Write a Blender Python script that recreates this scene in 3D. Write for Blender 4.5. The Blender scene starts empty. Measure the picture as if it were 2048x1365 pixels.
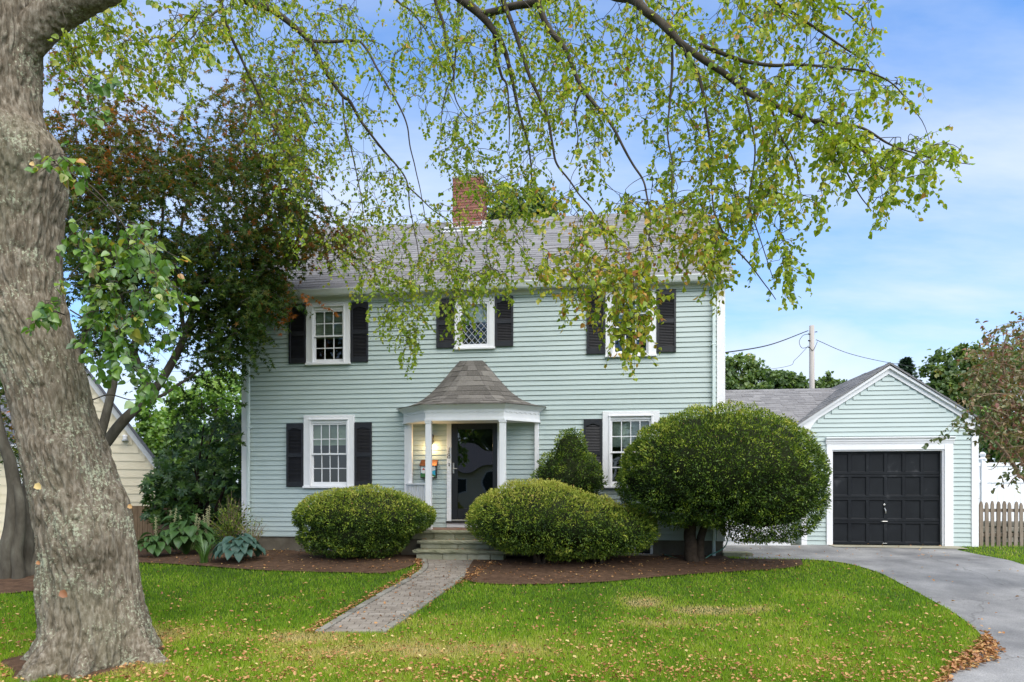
import bpy, math, random
import numpy as np
from mathutils import Vector

R = math.radians
rng = np.random.default_rng(7)
random.seed(7)
scene = bpy.context.scene
COL = scene.collection

# ------------------------------------------------------------------ camera, sky, sun, exposure
F, U0, V0, CZ = 1365.0, 1024.0, 975.0, 1.41
cam_d = bpy.data.cameras.new('camera')
cam = bpy.data.objects.new('camera', cam_d); COL.objects.link(cam)
cam.location = (0, 0, CZ); cam.rotation_euler = (R(90), 0, 0)
cam_d.sensor_width = 36.0; cam_d.lens = 36.0 * F / 2048.0
cam_d.shift_y = (V0 - 682.5) / 2048.0
cam_d.clip_start = 0.05; cam_d.clip_end = 3000
scene.camera = cam

SUN_EL, SUN_AZ = 50.0, 152.0         # azimuth measured clockwise from +Y (the view direction)
world = bpy.data.worlds.new('World'); scene.world = world; world.use_nodes = True
wn, wl = world.node_tree.nodes, world.node_tree.links
wn.clear()
w_out = wn.new('ShaderNodeOutputWorld'); w_bg = wn.new('ShaderNodeBackground')
w_sky = wn.new('ShaderNodeTexSky'); w_sky.sky_type = 'NISHITA'; w_sky.sun_disc = False
w_sky.sun_elevation = R(SUN_EL); w_sky.sun_rotation = R(SUN_AZ)
w_sky.air_density = 1.0; w_sky.dust_density = 0.4; w_sky.ozone_density = 4.0; w_sky.altitude = 30
w_tc = wn.new('ShaderNodeTexCoord')
w_sep = wn.new('ShaderNodeSeparateXYZ'); wl.new(w_tc.outputs['Generated'], w_sep.inputs[0])
# thin, wind-drawn cloud: noise on the direction vector flattened onto a high plane
w_zc = wn.new('ShaderNodeMath'); w_zc.operation = 'MAXIMUM'; w_zc.inputs[1].default_value = 0.0
wl.new(w_sep.outputs['Z'], w_zc.inputs[0])
w_za = wn.new('ShaderNodeMath'); w_za.operation = 'ADD'; w_za.inputs[1].default_value = 0.22
wl.new(w_zc.outputs[0], w_za.inputs[0])
w_dx = wn.new('ShaderNodeMath'); w_dx.operation = 'DIVIDE'; wl.new(w_sep.outputs['X'], w_dx.inputs[0]); wl.new(w_za.outputs[0], w_dx.inputs[1])
w_dy = wn.new('ShaderNodeMath'); w_dy.operation = 'DIVIDE'; wl.new(w_sep.outputs['Y'], w_dy.inputs[0]); wl.new(w_za.outputs[0], w_dy.inputs[1])
w_cmb = wn.new('ShaderNodeCombineXYZ'); wl.new(w_dx.outputs[0], w_cmb.inputs['X']); wl.new(w_dy.outputs[0], w_cmb.inputs['Y'])
w_map = wn.new('ShaderNodeMapping'); w_map.inputs['Scale'].default_value = (0.55, 1.3, 1.0); w_map.inputs['Location'].default_value = (3.1, 0.6, 0)
wl.new(w_cmb.outputs[0], w_map.inputs['Vector'])
w_n1 = wn.new('ShaderNodeTexNoise'); w_n1.inputs['Scale'].default_value = 1.25; w_n1.inputs['Detail'].default_value = 7; w_n1.inputs['Roughness'].default_value = 0.58
wl.new(w_map.outputs[0], w_n1.inputs['Vector'])
w_r1 = wn.new('ShaderNodeMapRange'); w_r1.inputs['From Min'].default_value = 0.28; w_r1.inputs['From Max'].default_value = 0.68; w_r1.inputs['To Max'].default_value = 0.78
wl.new(w_n1.outputs['Fac'], w_r1.inputs['Value'])
# cumulus bank low above the horizon
w_m2 = wn.new('ShaderNodeMapping'); w_m2.inputs['Scale'].default_value = (3.2, 3.2, 7.0); w_m2.inputs['Location'].default_value = (0.4, 0.0, 0.2)
wl.new(w_tc.outputs['Generated'], w_m2.inputs['Vector'])
w_n2 = wn.new('ShaderNodeTexNoise'); w_n2.inputs['Scale'].default_value = 1.1; w_n2.inputs['Detail'].default_value = 6; w_n2.inputs['Roughness'].default_value = 0.5
wl.new(w_m2.outputs[0], w_n2.inputs['Vector'])
w_h = wn.new('ShaderNodeMapRange'); w_h.inputs['From Min'].default_value = 0.30; w_h.inputs['From Max'].default_value = 0.10; w_h.inputs['To Min'].default_value = -0.30; w_h.inputs['To Max'].default_value = 0.62
wl.new(w_sep.outputs['Z'], w_h.inputs['Value'])
w_s2 = wn.new('ShaderNodeMath'); w_s2.operation = 'ADD'; wl.new(w_n2.outputs['Fac'], w_s2.inputs[0]); wl.new(w_h.outputs[0], w_s2.inputs[1])
w_r2 = wn.new('ShaderNodeMapRange'); w_r2.interpolation_type = 'SMOOTHSTEP'; w_r2.inputs['From Min'].default_value = 0.42; w_r2.inputs['From Max'].default_value = 0.95; w_r2.inputs['To Max'].default_value = 0.85
wl.new(w_s2.outputs[0], w_r2.inputs['Value'])
w_mx = wn.new('ShaderNodeMath'); w_mx.operation = 'MAXIMUM'; wl.new(w_r1.outputs[0], w_mx.inputs[0]); wl.new(w_r2.outputs[0], w_mx.inputs[1])
w_mix = wn.new('ShaderNodeMix'); w_mix.data_type = 'RGBA'
wl.new(w_mx.outputs[0], w_mix.inputs['Factor'])
w_gain = wn.new('ShaderNodeMix'); w_gain.data_type = 'RGBA'; w_gain.blend_type = 'MULTIPLY'; w_gain.inputs['Factor'].default_value = 1.0
w_gain.inputs['B'].default_value = (0.46, 0.98, 1.36, 1)
wl.new(w_sky.outputs[0], w_gain.inputs['A'])
wl.new(w_gain.outputs['Result'], w_mix.inputs['A'])
w_mix.inputs['B'].default_value = (4.4, 4.7, 5.2, 1)
wl.new(w_mix.outputs['Result'], w_bg.inputs['Color'])
w_bg.inputs['Strength'].default_value = 0.11
wl.new(w_bg.outputs[0], w_out.inputs['Surface'])

sun_d = bpy.data.lights.new('sun', 'SUN'); sun_d.energy = 3.0; sun_d.angle = R(75); sun_d.color = (1.0, 0.925, 0.80)
sun = bpy.data.objects.new('sun', sun_d); COL.objects.link(sun)
_sd = Vector((math.sin(R(SUN_AZ)) * math.cos(R(SUN_EL)), math.cos(R(SUN_AZ)) * math.cos(R(SUN_EL)), math.sin(R(SUN_EL))))
sun.rotation_euler = _sd.to_track_quat('Z', 'Y').to_euler()
sun.location = (8, -8, 20)

vs = scene.view_settings
vs.view_transform = 'Standard'; vs.look = 'None'; vs.gamma = 1.0; vs.use_curve_mapping = False
vs.exposure = 1.0
scene.cycles.use_denoising = True
scene.cycles.max_bounces = 8; scene.cycles.diffuse_bounces = 4; scene.cycles.transparent_max_bounces = 16

# ------------------------------------------------------------------ place frames
# the house front runs along EX, its depth along EY; OX is its left front corner
PLw = np.array([(505 - U0) / F * 14.91, 14.91]); PRw = np.array([(1420 - U0) / F * 13.65, 13.65])
EX = (PRw - PLw) / np.linalg.norm(PRw - PLw); EY = np.array([-EX[1], EX[0]])
OX = np.array([-5.88213185, 14.93787902])
HROT = math.atan2(EX[1], EX[0])

def sstep(a, b, x):
    t = np.clip((np.asarray(x, float) - a) / (b - a), 0, 1); return t * t * (3 - 2 * t)

def zg(X, Y):
    """height of the ground: the lawn falls gently from the house towards the street"""
    X = np.asarray(X, float); Y = np.asarray(Y, float)
    z = 0.03 + 0.0885 * np.minimum(0, np.maximum(Y, 4.5) - 12.8)
    z = z + 0.08 * sstep(13.3, 15.0, Y) * sstep(3.9, 5.0, X)
    return z

def PT(u, v, Y):
    """a point of the place seen along the measured sight line (u, v) at distance Y"""
    return np.array([(u - U0) / F * Y, Y, CZ - (v - V0) / F * Y])

def G(u, v):
    Y = 10.0
    for _ in range(60):
        X = (u - U0) / F * Y
        Y = 0.5 * Y + 0.5 * (CZ - float(zg(X, Y))) * F / (v - V0)
    return np.array([(u - U0) / F * Y, Y])

def hl(s, d, z=0.0):
    p = OX + EX * s + EY * d
    return np.array([p[0], p[1], z])

def to_local(X, Y):
    q = np.array([X, Y]) - OX
    return float(q @ EX), float(q @ EY)

# ------------------------------------------------------------------ mesh helpers
class MB:
    def __init__(self): self.v = []; self.f = []
    def add(self, vs_, fs_):
        n = len(self.v); self.v += [tuple(map(float, p)) for p in vs_]; self.f += [tuple(n + i for i in f) for f in fs_]; return self
    def box(self, x0, x1, y0, y1, z0, z1):
        return self.add([(x0,y0,z0),(x1,y0,z0),(x1,y1,z0),(x0,y1,z0),(x0,y0,z1),(x1,y0,z1),(x1,y1,z1),(x0,y1,z1)],
                        [(3,2,1,0),(4,5,6,7),(0,1,5,4),(1,2,6,5),(2,3,7,6),(3,0,4,7)])
    def bbox(self, x0, x1, y0, y1, z0, z1, c=0.004):
        """box with chamfered edges"""
        a = [(x0,x1),(y0,y1),(z0,z1)]
        vs_, idx = [], {}
        for sx in (0,1):
            for sy in (0,1):
                for sz in (0,1):
                    p = [a[0][sx], a[1][sy], a[2][sz]]; s = [1-2*sx, 1-2*sy, 1-2*sz]
                    for k in range(3):
                        q = list(p)
                        for j in range(3):
                            if j != k: q[j] += s[j] * c
                        idx[(sx,sy,sz,k)] = len(vs_); vs_.append(q)
        fs_ = []
        def quad(keys): fs_.append(tuple(idx[k] for k in keys))
        for k in range(3):
            i, j = [m for m in range(3) if m != k]
            for sk in (0,1):
                keys = []
                for (si, sj) in ((0,0),(1,0),(1,1),(0,1)):
                    t = [0,0,0]; t[k] = sk; t[i] = si; t[j] = sj; keys.append((*t, k))
                quad(keys)
        # the face of axis k uses vertices tagged with an inset on both other axes -> tag k
        for k in range(3):
            i, j = [m for m in range(3) if m != k]
            for si in (0,1):
                for sj in (0,1):
                    t0 = [0,0,0]; t0[i] = si; t0[j] = sj; t1 = list(t0); t1[k] = 1
                    quad([(*t0,i),(*t1,i),(*t1,j),(*t0,j)])
        for sx in (0,1):
            for sy in (0,1):
                for sz in (0,1): quad([(sx,sy,sz,0),(sx,sy,sz,1),(sx,sy,sz,2)])
        return self.add(vs_, fs_)
    def prism(self, poly, axis, a, b):
        """poly of 2-D points extruded along axis from a to b"""
        n = len(poly); vs_ = []
        for t in (a, b):
            for p in poly:
                q = [0,0,0]; o = [m for m in range(3) if m != axis]; q[axis] = t; q[o[0]] = p[0]; q[o[1]] = p[1]; vs_.append(q)
        fs_ = [tuple(range(n))[::-1], tuple(range(n, 2*n))] + [(i, (i+1)%n, n+(i+1)%n, n+i) for i in range(n)]
        return self.add(vs_, fs_)
    def tube(self, pts, rad, n=8, cap=True):
        V_, F_ = tube_arrays(np.asarray(pts, float), np.asarray(rad, float) * np.ones(len(pts)), n)
        self.add(V_, [tuple(q) for q in F_])
        if cap:
            b = len(self.v) - len(V_); m = len(pts)
            self.f.append(tuple(b + i for i in range(n))[::-1]); self.f.append(tuple(b + (m-1)*n + i for i in range(n)))
        return self
    def lathe(self, prof, n=14, c=(0,0,0)):
        vs_, fs_ = [], []
        for r, z in prof:
            for i in range(n):
                a = 2*math.pi*i/n; vs_.append((c[0]+r*math.cos(a), c[1]+r*math.sin(a), c[2]+z))
        for k in range(len(prof)-1):
            for i in range(n):
                j = (i+1) % n; fs_.append((k*n+i, k*n+j, (k+1)*n+j, (k+1)*n+i))
        return self.add(vs_, fs_)
    def mesh(self, name, smooth=False):
        m = bpy.data.meshes.new(name); m.from_pydata(self.v, [], self.f)
        import bmesh
        b = bmesh.new(); b.from_mesh(m); bmesh.ops.recalc_face_normals(b, faces=b.faces); b.to_mesh(m); b.free()
        if smooth: m.polygons.foreach_set('use_smooth', [True]*len(m.polygons))
        m.update(); return m
    def build(self, name, mat, parent=None, smooth=False):
        return put(name, self.mesh(name, smooth), mat, parent)

def put(name, mesh, mat=None, parent=None, loc=None, rot=None, scale=None):
    o = bpy.data.objects.new(name, mesh); COL.objects.link(o)
    if mat is not None and mesh is not None and len(mesh.materials) == 0: mesh.materials.append(mat)
    if parent is not None: o.parent = parent
    if loc is not None: o.location = loc
    if rot is not None: o.rotation_euler = rot
    if scale is not None: o.scale = scale
    return o

def tag(o, label=None, cat=None, group=None, kind=None):
    if label: o['label'] = label
    if cat: o['category'] = cat
    if group: o['group'] = group
    if kind: o['kind'] = kind
    return o

def thing(name, label, cat, loc=(0,0,0), rz=0.0, group=None):
    o = bpy.data.objects.new(name, None); COL.objects.link(o); o.empty_display_size = 0.1
    o.location = loc; o.rotation_euler = (0, 0, rz)
    return tag(o, label, cat, group)

def np_mesh(name, V_, F_, attrs=None, smooth=False):
    """fast mesh from arrays; F_ is (n,3) or (n,4)"""
    V_ = np.ascontiguousarray(V_, np.float32); F_ = np.ascontiguousarray(F_, np.int32)
    m = bpy.data.meshes.new(name); k = F_.shape[1]
    m.vertices.add(len(V_)); m.vertices.foreach_set('co', V_.ravel())
    m.loops.add(F_.size); m.loops.foreach_set('vertex_index', F_.ravel())
    m.polygons.add(len(F_)); m.polygons.foreach_set('loop_start', np.arange(0, F_.size, k, dtype=np.int32))
    m.polygons.foreach_set('loop_total', np.full(len(F_), k, np.int32))
    if smooth: m.polygons.foreach_set('use_smooth', np.ones(len(F_), bool))
    for an, av in (attrs or {}).items():
        at = m.attributes.new(an, 'FLOAT', 'POINT'); at.data.foreach_set('value', np.ascontiguousarray(av, np.float32))
    m.update(calc_edges=True); return m

def tube_arrays(P, r, n=6):
    m = len(P); T = np.gradient(P, axis=0); T /= np.linalg.norm(T, axis=1)[:, None] + 1e-9
    ref = np.array([0.0, 0.0, 1.0]) if abs(T[0, 2]) < 0.9 else np.array([1.0, 0, 0])
    A = np.cross(T, ref); A /= np.linalg.norm(A, axis=1)[:, None] + 1e-9
    for i in range(1, m):
        if np.dot(A[i], A[i-1]) < 0: A[i] = -A[i]
    B = np.cross(T, A); th = np.arange(n) * 2 * np.pi / n
    V_ = P[:, None, :] + r[:, None, None] * (np.cos(th)[None, :, None] * A[:, None, :] + np.sin(th)[None, :, None] * B[:, None, :])
    i = np.arange(m-1)[:, None]; j = np.arange(n)[None, :]
    F_ = np.stack([i*n + j, i*n + (j+1) % n, (i+1)*n + (j+1) % n, (i+1)*n + j], -1).reshape(-1, 4)
    return V_.reshape(-1, 3), F_

def catmull(P, k=6):
    P = np.asarray(P, float)
    if len(P) < 3: return np.array([P[0] + (P[-1]-P[0]) * t for t in np.linspace(0, 1, k+1)])
    Q = np.vstack([2*P[0]-P[1], P, 2*P[-1]-P[-2]]); out = []
    for i in range(1, len(Q)-2):
        p0, p1, p2, p3 = Q[i-1], Q[i], Q[i+1], Q[i+2]
        for t in np.arange(k)/k:
            out.append(0.5*((2*p1) + (-p0+p2)*t + (2*p0-5*p1+4*p2-p3)*t*t + (-p0+3*p1-3*p2+p3)*t**3))
    out.append(P[-1]); return np.array(out)

def _hash(i, j, k, seed):
    h = (i*374761393 + j*668265263 + k*2147483647 + seed*974711) & 0xffffffff
    h = ((h ^ (h >> 13)) * 1274126177) & 0xffffffff
    return ((h ^ (h >> 16)) & 0xffff) / 65535.0

def vnoise(p, seed=0):
    p = np.asarray(p, float); i = np.floor(p).astype(np.int64); f = p - i; f = f*f*(3-2*f); r = 0
    for a in (0,1):
        for b in (0,1):
            for c in (0,1):
                w = (f[:,0] if a else 1-f[:,0]) * (f[:,1] if b else 1-f[:,1]) * (f[:,2] if c else 1-f[:,2])
                r = r + w*_hash(i[:,0]+a, i[:,1]+b, i[:,2]+c, seed)
    return r

def fbm(p, seed=0, oct_=4):
    a, s, r = 0.5, 1.0, 0
    for o in range(oct_): r = r + a*vnoise(np.asarray(p)*s, seed+o*17); a *= 0.5; s *= 2.03
    return r

def in_poly(x, y, poly):
    x = np.asarray(x, float); y = np.asarray(y, float); c = np.zeros(x.shape, bool); n = len(poly)
    for i in range(n):
        x0, y0 = poly[i]; x1, y1 = poly[(i+1) % n]
        if y0 == y1: continue
        c ^= ((y0 > y) != (y1 > y)) & (x < (x1-x0)*(y-y0)/(y1-y0) + x0)
    return c

def sample_poly(poly, n):
    poly = np.asarray(poly, float); lo, hi = poly.min(0), poly.max(0); out = np.zeros((0, 2))
    while len(out) < n:
        p = rng.uniform(lo, hi, (n*2, 2)); out = np.vstack([out, p[in_poly(p[:,0], p[:,1], poly)]])
    return out[:n]

def poly_area(poly):
    p = np.asarray(poly, float); return 0.5*abs(np.sum(p[:,0]*np.roll(p[:,1],-1) - p[:,1]*np.roll(p[:,0],-1)))

def unit(v): return v / (np.linalg.norm(v, axis=-1, keepdims=True) + 1e-9)

def scatter(tv, tf, P, A, N, S):
    """copies of a template (x across, y along, z up) at points P, long axis A, normal N, size S -> arrays"""
    A = unit(A); X = unit(np.cross(A, N)); Z = np.cross(X, A); n, k = len(P), len(tv)
    S = np.asarray(S, float).reshape(n, -1)
    if S.shape[1] == 1: S = np.repeat(S, 3, 1)
    V_ = P[:, None, :] + tv[None, :, 0:1]*S[:, None, 0:1]*X[:, None, :] + tv[None, :, 1:2]*S[:, None, 1:2]*A[:, None, :] + tv[None, :, 2:3]*S[:, None, 2:3]*Z[:, None, :]
    F_ = (np.arange(n)*k)[:, None, None] + np.asarray(tf)[None]
    return V_.reshape(-1, 3), F_.reshape(-1, np.asarray(tf).shape[1])

def merge(parts):
    Vs, Fs, As, o = [], [], [], 0
    for V_, F_, a in parts: Vs.append(V_); Fs.append(F_ + o); As.append(a); o += len(V_)
    return np.vstack(Vs), np.vstack(Fs), np.concatenate(As)

HEART_V = np.array([(0,0,0),(.40,.12,.07),(.46,.42,.10),(.26,.78,.06),(0,1.08,-.05),(-.26,.78,.06),(-.46,.42,.10),(-.40,.12,.07)])
HEART_F = [(0,1,2,3),(0,3,4,4),(0,5,6,7),(0,4,5,5)]
HEART_F = [(0,1,2),(0,2,3),(0,3,4),(0,4,5),(0,5,6),(0,6,7)]
_st = []
for i_, (a_, r_) in enumerate([(-128,.62),(-100,.26),(-62,.88),(-30,.30),(0,1.0),(30,.30),(62,.88),(100,.26),(128,.62),(180,.10)]):
    _st.append((math.sin(R(a_))*r_, math.cos(R(a_))*r_, -0.10*r_))
STAR_V = np.array([(0,0,0.05)] + _st); STAR_F = [(0, 1+i_, 1+(i_+1) % 10) for i_ in range(10)]
LANCE_V = np.array([(0,0,0),(.16,.30,.05),(.17,.62,.05),(0,1.0,-.08),(-.17,.62,.05),(-.16,.30,.05)])
LANCE_F = [(0,1,2),(0,2,3),(0,3,4),(0,4,5)]
DIA_V = np.array([(0,0,0),(.22,.5,.05),(0,1,0),(-.22,.5,.05)]); DIA_F = [(0,1,2),(0,2,3)]
CURL_V = np.array([(0,0,0),(.34,.30,.16),(.26,.75,.20),(0,1,.06),(-.26,.75,.20),(-.34,.30,.16)])

# ------------------------------------------------------------------ materials
def _ramp(nt, stops):
    r = nt.nodes.new('ShaderNodeValToRGB'); e = r.color_ramp.elements
    while len(e) < len(stops): e.new(0.5)
    for i, (p, c) in enumerate(stops): e[i].position = p; e[i].color = (*c, 1)
    return r

def base_mat(name, rough=0.6, spec=0.3, metal=0.0):
    m = bpy.data.materials.new(name); m.use_nodes = True; b = m.node_tree.nodes['Principled BSDF']
    b.inputs['Roughness'].default_value = rough; b.inputs['Specular IOR Level'].default_value = spec; b.inputs['Metallic'].default_value = metal
    return m, m.node_tree, b

def mat_noise(name, stops, scale=6.0, rough=0.6, spec=0.3, detail=6, stretch=(1,1,1), bump=0.0, bump_scale=None, rand=0.0, metal=0.0, coord='Object', dist=0.01):
    """colour from noise, an optional shift per object or loose piece, optional fine relief"""
    m, nt, b = base_mat(name, rough, spec, metal); N_, L_ = nt.nodes, nt.links
    tc = N_.new('ShaderNodeTexCoord'); mp = N_.new('ShaderNodeMapping'); mp.inputs['Scale'].default_value = stretch
    if coord == 'World':
        ge = N_.new('ShaderNodeNewGeometry'); L_.new(ge.outputs['Position'], mp.inputs['Vector'])
    else: L_.new(tc.outputs[coord], mp.inputs['Vector'])
    no = N_.new('ShaderNodeTexNoise'); no.inputs['Scale'].default_value = scale; no.inputs['Detail'].default_value = detail; no.inputs['Roughness'].default_value = 0.6
    L_.new(mp.outputs[0], no.inputs['Vector'])
    fac = no.outputs['Fac']
    if rand > 0:
        oi = N_.new('ShaderNodeObjectInfo'); ge2 = N_.new('ShaderNodeNewGeometry')
        ad = N_.new('ShaderNodeMath'); ad.operation = 'ADD'; L_.new(oi.outputs['Random'], ad.inputs[0]); L_.new(ge2.outputs['Random Per Island'], ad.inputs[1])
        fr = N_.new('ShaderNodeMath'); fr.operation = 'FRACT'; L_.new(ad.outputs[0], fr.inputs[0])
        ms = N_.new('ShaderNodeMath'); ms.operation = 'MULTIPLY_ADD'; ms.inputs[1].default_value = rand; ms.inputs[2].default_value = -rand*0.5
        L_.new(fr.outputs[0], ms.inputs[0])
        a2 = N_.new('ShaderNodeMath'); a2.operation = 'ADD'; L_.new(fac, a2.inputs[0]); L_.new(ms.outputs[0], a2.inputs[1]); fac = a2.outputs[0]
    rp = _ramp(nt, stops); L_.new(fac, rp.inputs['Fac']); L_.new(rp.outputs['Color'], b.inputs['Base Color'])
    if bump > 0:
        n2 = N_.new('ShaderNodeTexNoise'); n2.inputs['Scale'].default_value = bump_scale or scale*6; n2.inputs['Detail'].default_value = 4
        L_.new(mp.outputs[0], n2.inputs['Vector'])
        bp = N_.new('ShaderNodeBump'); bp.inputs['Strength'].default_value = bump; bp.inputs['Distance'].default_value = dist
        L_.new(n2.outputs['Fac'], bp.inputs['Height']); L_.new(bp.outputs[0], b.inputs['Normal'])
    return m

def mat_flat(name, c, rough=0.5, spec=0.4, metal=0.0, var=0.10, scale=3.0):
    lo = tuple(max(0, x*(1-var)) for x in c); hi = tuple(x*(1+var) for x in c)
    return mat_noise(name, [(0.3, lo), (0.7, hi)], scale, rough, spec, metal=metal)

def mat_leaf(name, stops, trans=0.35, rough=0.45, gloss=0.06, attr='tint', trans_gain=(1.25, 1.3, 0.7)):
    m = bpy.data.materials.new(name); m.use_nodes = True; nt = m.node_tree; N_, L_ = nt.nodes, nt.links; N_.clear()
    out = N_.new('ShaderNodeOutputMaterial'); at = N_.new('ShaderNodeAttribute'); at.attribute_name = attr
    rp = _ramp(nt, stops); L_.new(at.outputs['Fac'], rp.inputs['Fac'])
    df = N_.new('ShaderNodeBsdfDiffuse'); tr = N_.new('ShaderNodeBsdfTranslucent'); gl = N_.new('ShaderNodeBsdfGlossy'); gl.inputs['Roughness'].default_value = rough
    gl.inputs['Color'].default_value = (0.9, 0.95, 1, 1)
    L_.new(rp.outputs['Color'], df.inputs['Color'])
    mu = N_.new('ShaderNodeMix'); mu.data_type = 'RGBA'; mu.blend_type = 'MULTIPLY'; mu.inputs['Factor'].default_value = 1; mu.inputs['B'].default_value = (*trans_gain, 1)
    L_.new(rp.outputs['Color'], mu.inputs['A']); L_.new(mu.outputs['Result'], tr.inputs['Color'])
    m1 = N_.new('ShaderNodeMixShader'); m1.inputs[0].default_value = trans; L_.new(df.outputs[0], m1.inputs[1]); L_.new(tr.outputs[0], m1.inputs[2])
    m2 = N_.new('ShaderNodeMixShader'); m2.inputs[0].default_value = gloss; L_.new(m1.outputs[0], m2.inputs[1]); L_.new(gl.outputs[0], m2.inputs[2])
    L_.new(m2.outputs[0], out.inputs['Surface']); return m

def mat_glass(name, tint=(0.9,0.95,0.93), refl=0.10):
    m = bpy.data.materials.new(name); m.use_nodes = True; nt = m.node_tree; N_, L_ = nt.nodes, nt.links; N_.clear()
    out = N_.new('ShaderNodeOutputMaterial'); t = N_.new('ShaderNodeBsdfTransparent'); t.inputs['Color'].default_value = (*tint, 1)
    g = N_.new('ShaderNodeBsdfGlossy'); g.inputs['Roughness'].default_value = 0.015
    no = N_.new('ShaderNodeTexNoise'); no.inputs['Scale'].default_value = 2.2; no.inputs['Detail'].default_value = 1
    tc = N_.new('ShaderNodeTexCoord'); L_.new(tc.outputs['Object'], no.inputs['Vector'])
    bp = N_.new('ShaderNodeBump'); bp.inputs['Strength'].default_value = 0.02; bp.inputs['Distance'].default_value = 0.02
    L_.new(no.outputs['Fac'], bp.inputs['Height']); L_.new(bp.outputs[0], g.inputs['Normal'])
    fr = N_.new('ShaderNodeFresnel'); fr.inputs['IOR'].default_value = 1.5
    ad = N_.new('ShaderNodeMath'); ad.operation = 'ADD'; ad.inputs[1].default_value = refl; L_.new(fr.outputs[0], ad.inputs[0])
    mx = N_.new('ShaderNodeMixShader'); L_.new(ad.outputs[0], mx.inputs[0]); L_.new(t.outputs[0], mx.inputs[1]); L_.new(g.outputs[0], mx.inputs[2])
    L_.new(mx.outputs[0], out.inputs['Surface']); return m

def mat_emit(name, c, s):
    m = bpy.data.materials.new(name); m.use_nodes = True; b = m.node_tree.nodes['Principled BSDF']
    b.inputs['Emission Color'].default_value = (*c, 1); b.inputs['Emission Strength'].default_value = s; b.inputs['Base Color'].default_value = (*c, 1); return m

M = {}
M['siding'] = mat_noise('pale green vinyl', [(0.25, (.405,.480,.460)), (0.75, (.445,.52,.50))], 1.4, 0.42, 0.35, stretch=(1,1,3), rand=0.22, coord='World')
M['white'] = mat_noise('white trim paint', [(0.2, (.70,.70,.71)), (0.8, (.80,.80,.81))], 2.5, 0.45, 0.35, coord='World')
M['gutter'] = mat_flat('pale aluminium gutter', (.66,.68,.67), 0.35, 0.5)
M['downspout'] = mat_flat('pale green downspout paint', (.56,.64,.62), 0.35, 0.5)
M['shutter'] = mat_noise('black shutter vinyl', [(0.3, (.012,.012,.015)), (0.7, (.022,.022,.026))], 8, 0.42, 0.4, rand=0.3)
M['foundation'] = mat_noise('foundation concrete', [(0.25, (.095,.08,.06)), (0.6, (.17,.15,.115)), (0.9, (.22,.20,.16))], 2.5, 0.9, 0.1, bump=0.3, coord='World')
M['shingle'] = mat_noise('grey asphalt shingle', [(0.15, (.150,.146,.150)), (0.5, (.205,.20,.204)), (0.85, (.262,.256,.258))], 30, 0.95, 0.1, rand=0.42, bump=0.35, bump_scale=260, coord='World')
M['shingle_brown'] = mat_noise('weathered brown shingle', [(0.15, (.10,.092,.082)), (0.5, (.15,.138,.125)), (0.85, (.205,.19,.17))], 30, 0.95, 0.1, rand=0.6, bump=0.35, bump_scale=260, coord='World')
M['brick'] = mat_noise('red brick', [(0.1, (.15,.065,.05)), (0.5, (.24,.10,.075)), (0.9, (.31,.15,.115))], 9, 0.9, 0.1, rand=0.6, bump=0.3, coord='World')
M['mortar'] = mat_flat('lime mortar', (.38,.35,.31), 0.95, 0.1)
M['lead'] = mat_flat('lead flashing', (.50,.51,.53), 0.5, 0.5)
M['glass'] = mat_glass('window glass', (.62,.70,.66), 0.05)
M['storm_glass'] = mat_glass('storm door glass', (.20,.22,.21), 0.09)
M['black_paint'] = mat_flat('black door paint', (.012,.013,.016), 0.35, 0.5, var=0.3)
M['garage_paint'] = mat_noise('black garage door paint', [(0.2, (.007,.008,.010)), (0.64, (.013,.015,.018)), (0.82, (.06,.062,.065))], 3.5, 0.55, 0.15, detail=9, rand=0.12, coord='World')
M['metal'] = mat_flat('brushed metal', (.55,.54,.52), 0.35, 0.6, metal=0.8)
M['blind'] = mat_flat('cream roller blind', (.55,.57,.48), 0.8, 0.1)
M['lace'] = mat_flat('white lace curtain', (.66,.68,.68), 0.9, 0.1, var=0.2, scale=30)
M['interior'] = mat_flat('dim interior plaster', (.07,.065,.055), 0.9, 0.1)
M['stone'] = mat_noise('mossy bluestone', [(0.2, (.16,.165,.10)), (0.5, (.27,.265,.18)), (0.85, (.36,.35,.27))], 4.0, 0.9, 0.1, rand=0.3, bump=0.5, bump_scale=30, coord='World', dist=0.02)
M['porch_floor'] = mat_flat('brown porch tiles', (.20,.12,.085), 0.6, 0.3, var=0.25)
M['paver'] = mat_noise('concrete paver', [(0.15, (.175,.150,.122)), (0.5, (.245,.212,.175)), (0.85, (.31,.277,.235))], 5, 0.92, 0.1, rand=0.40, bump=0.4, bump_scale=60, coord='World')
M['paver_edge'] = mat_noise('grey edging paver', [(0.15, (.15,.14,.115)), (0.85, (.28,.265,.225))], 5, 0.92, 0.1, rand=0.5, bump=0.4, bump_scale=60, coord='World')
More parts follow.
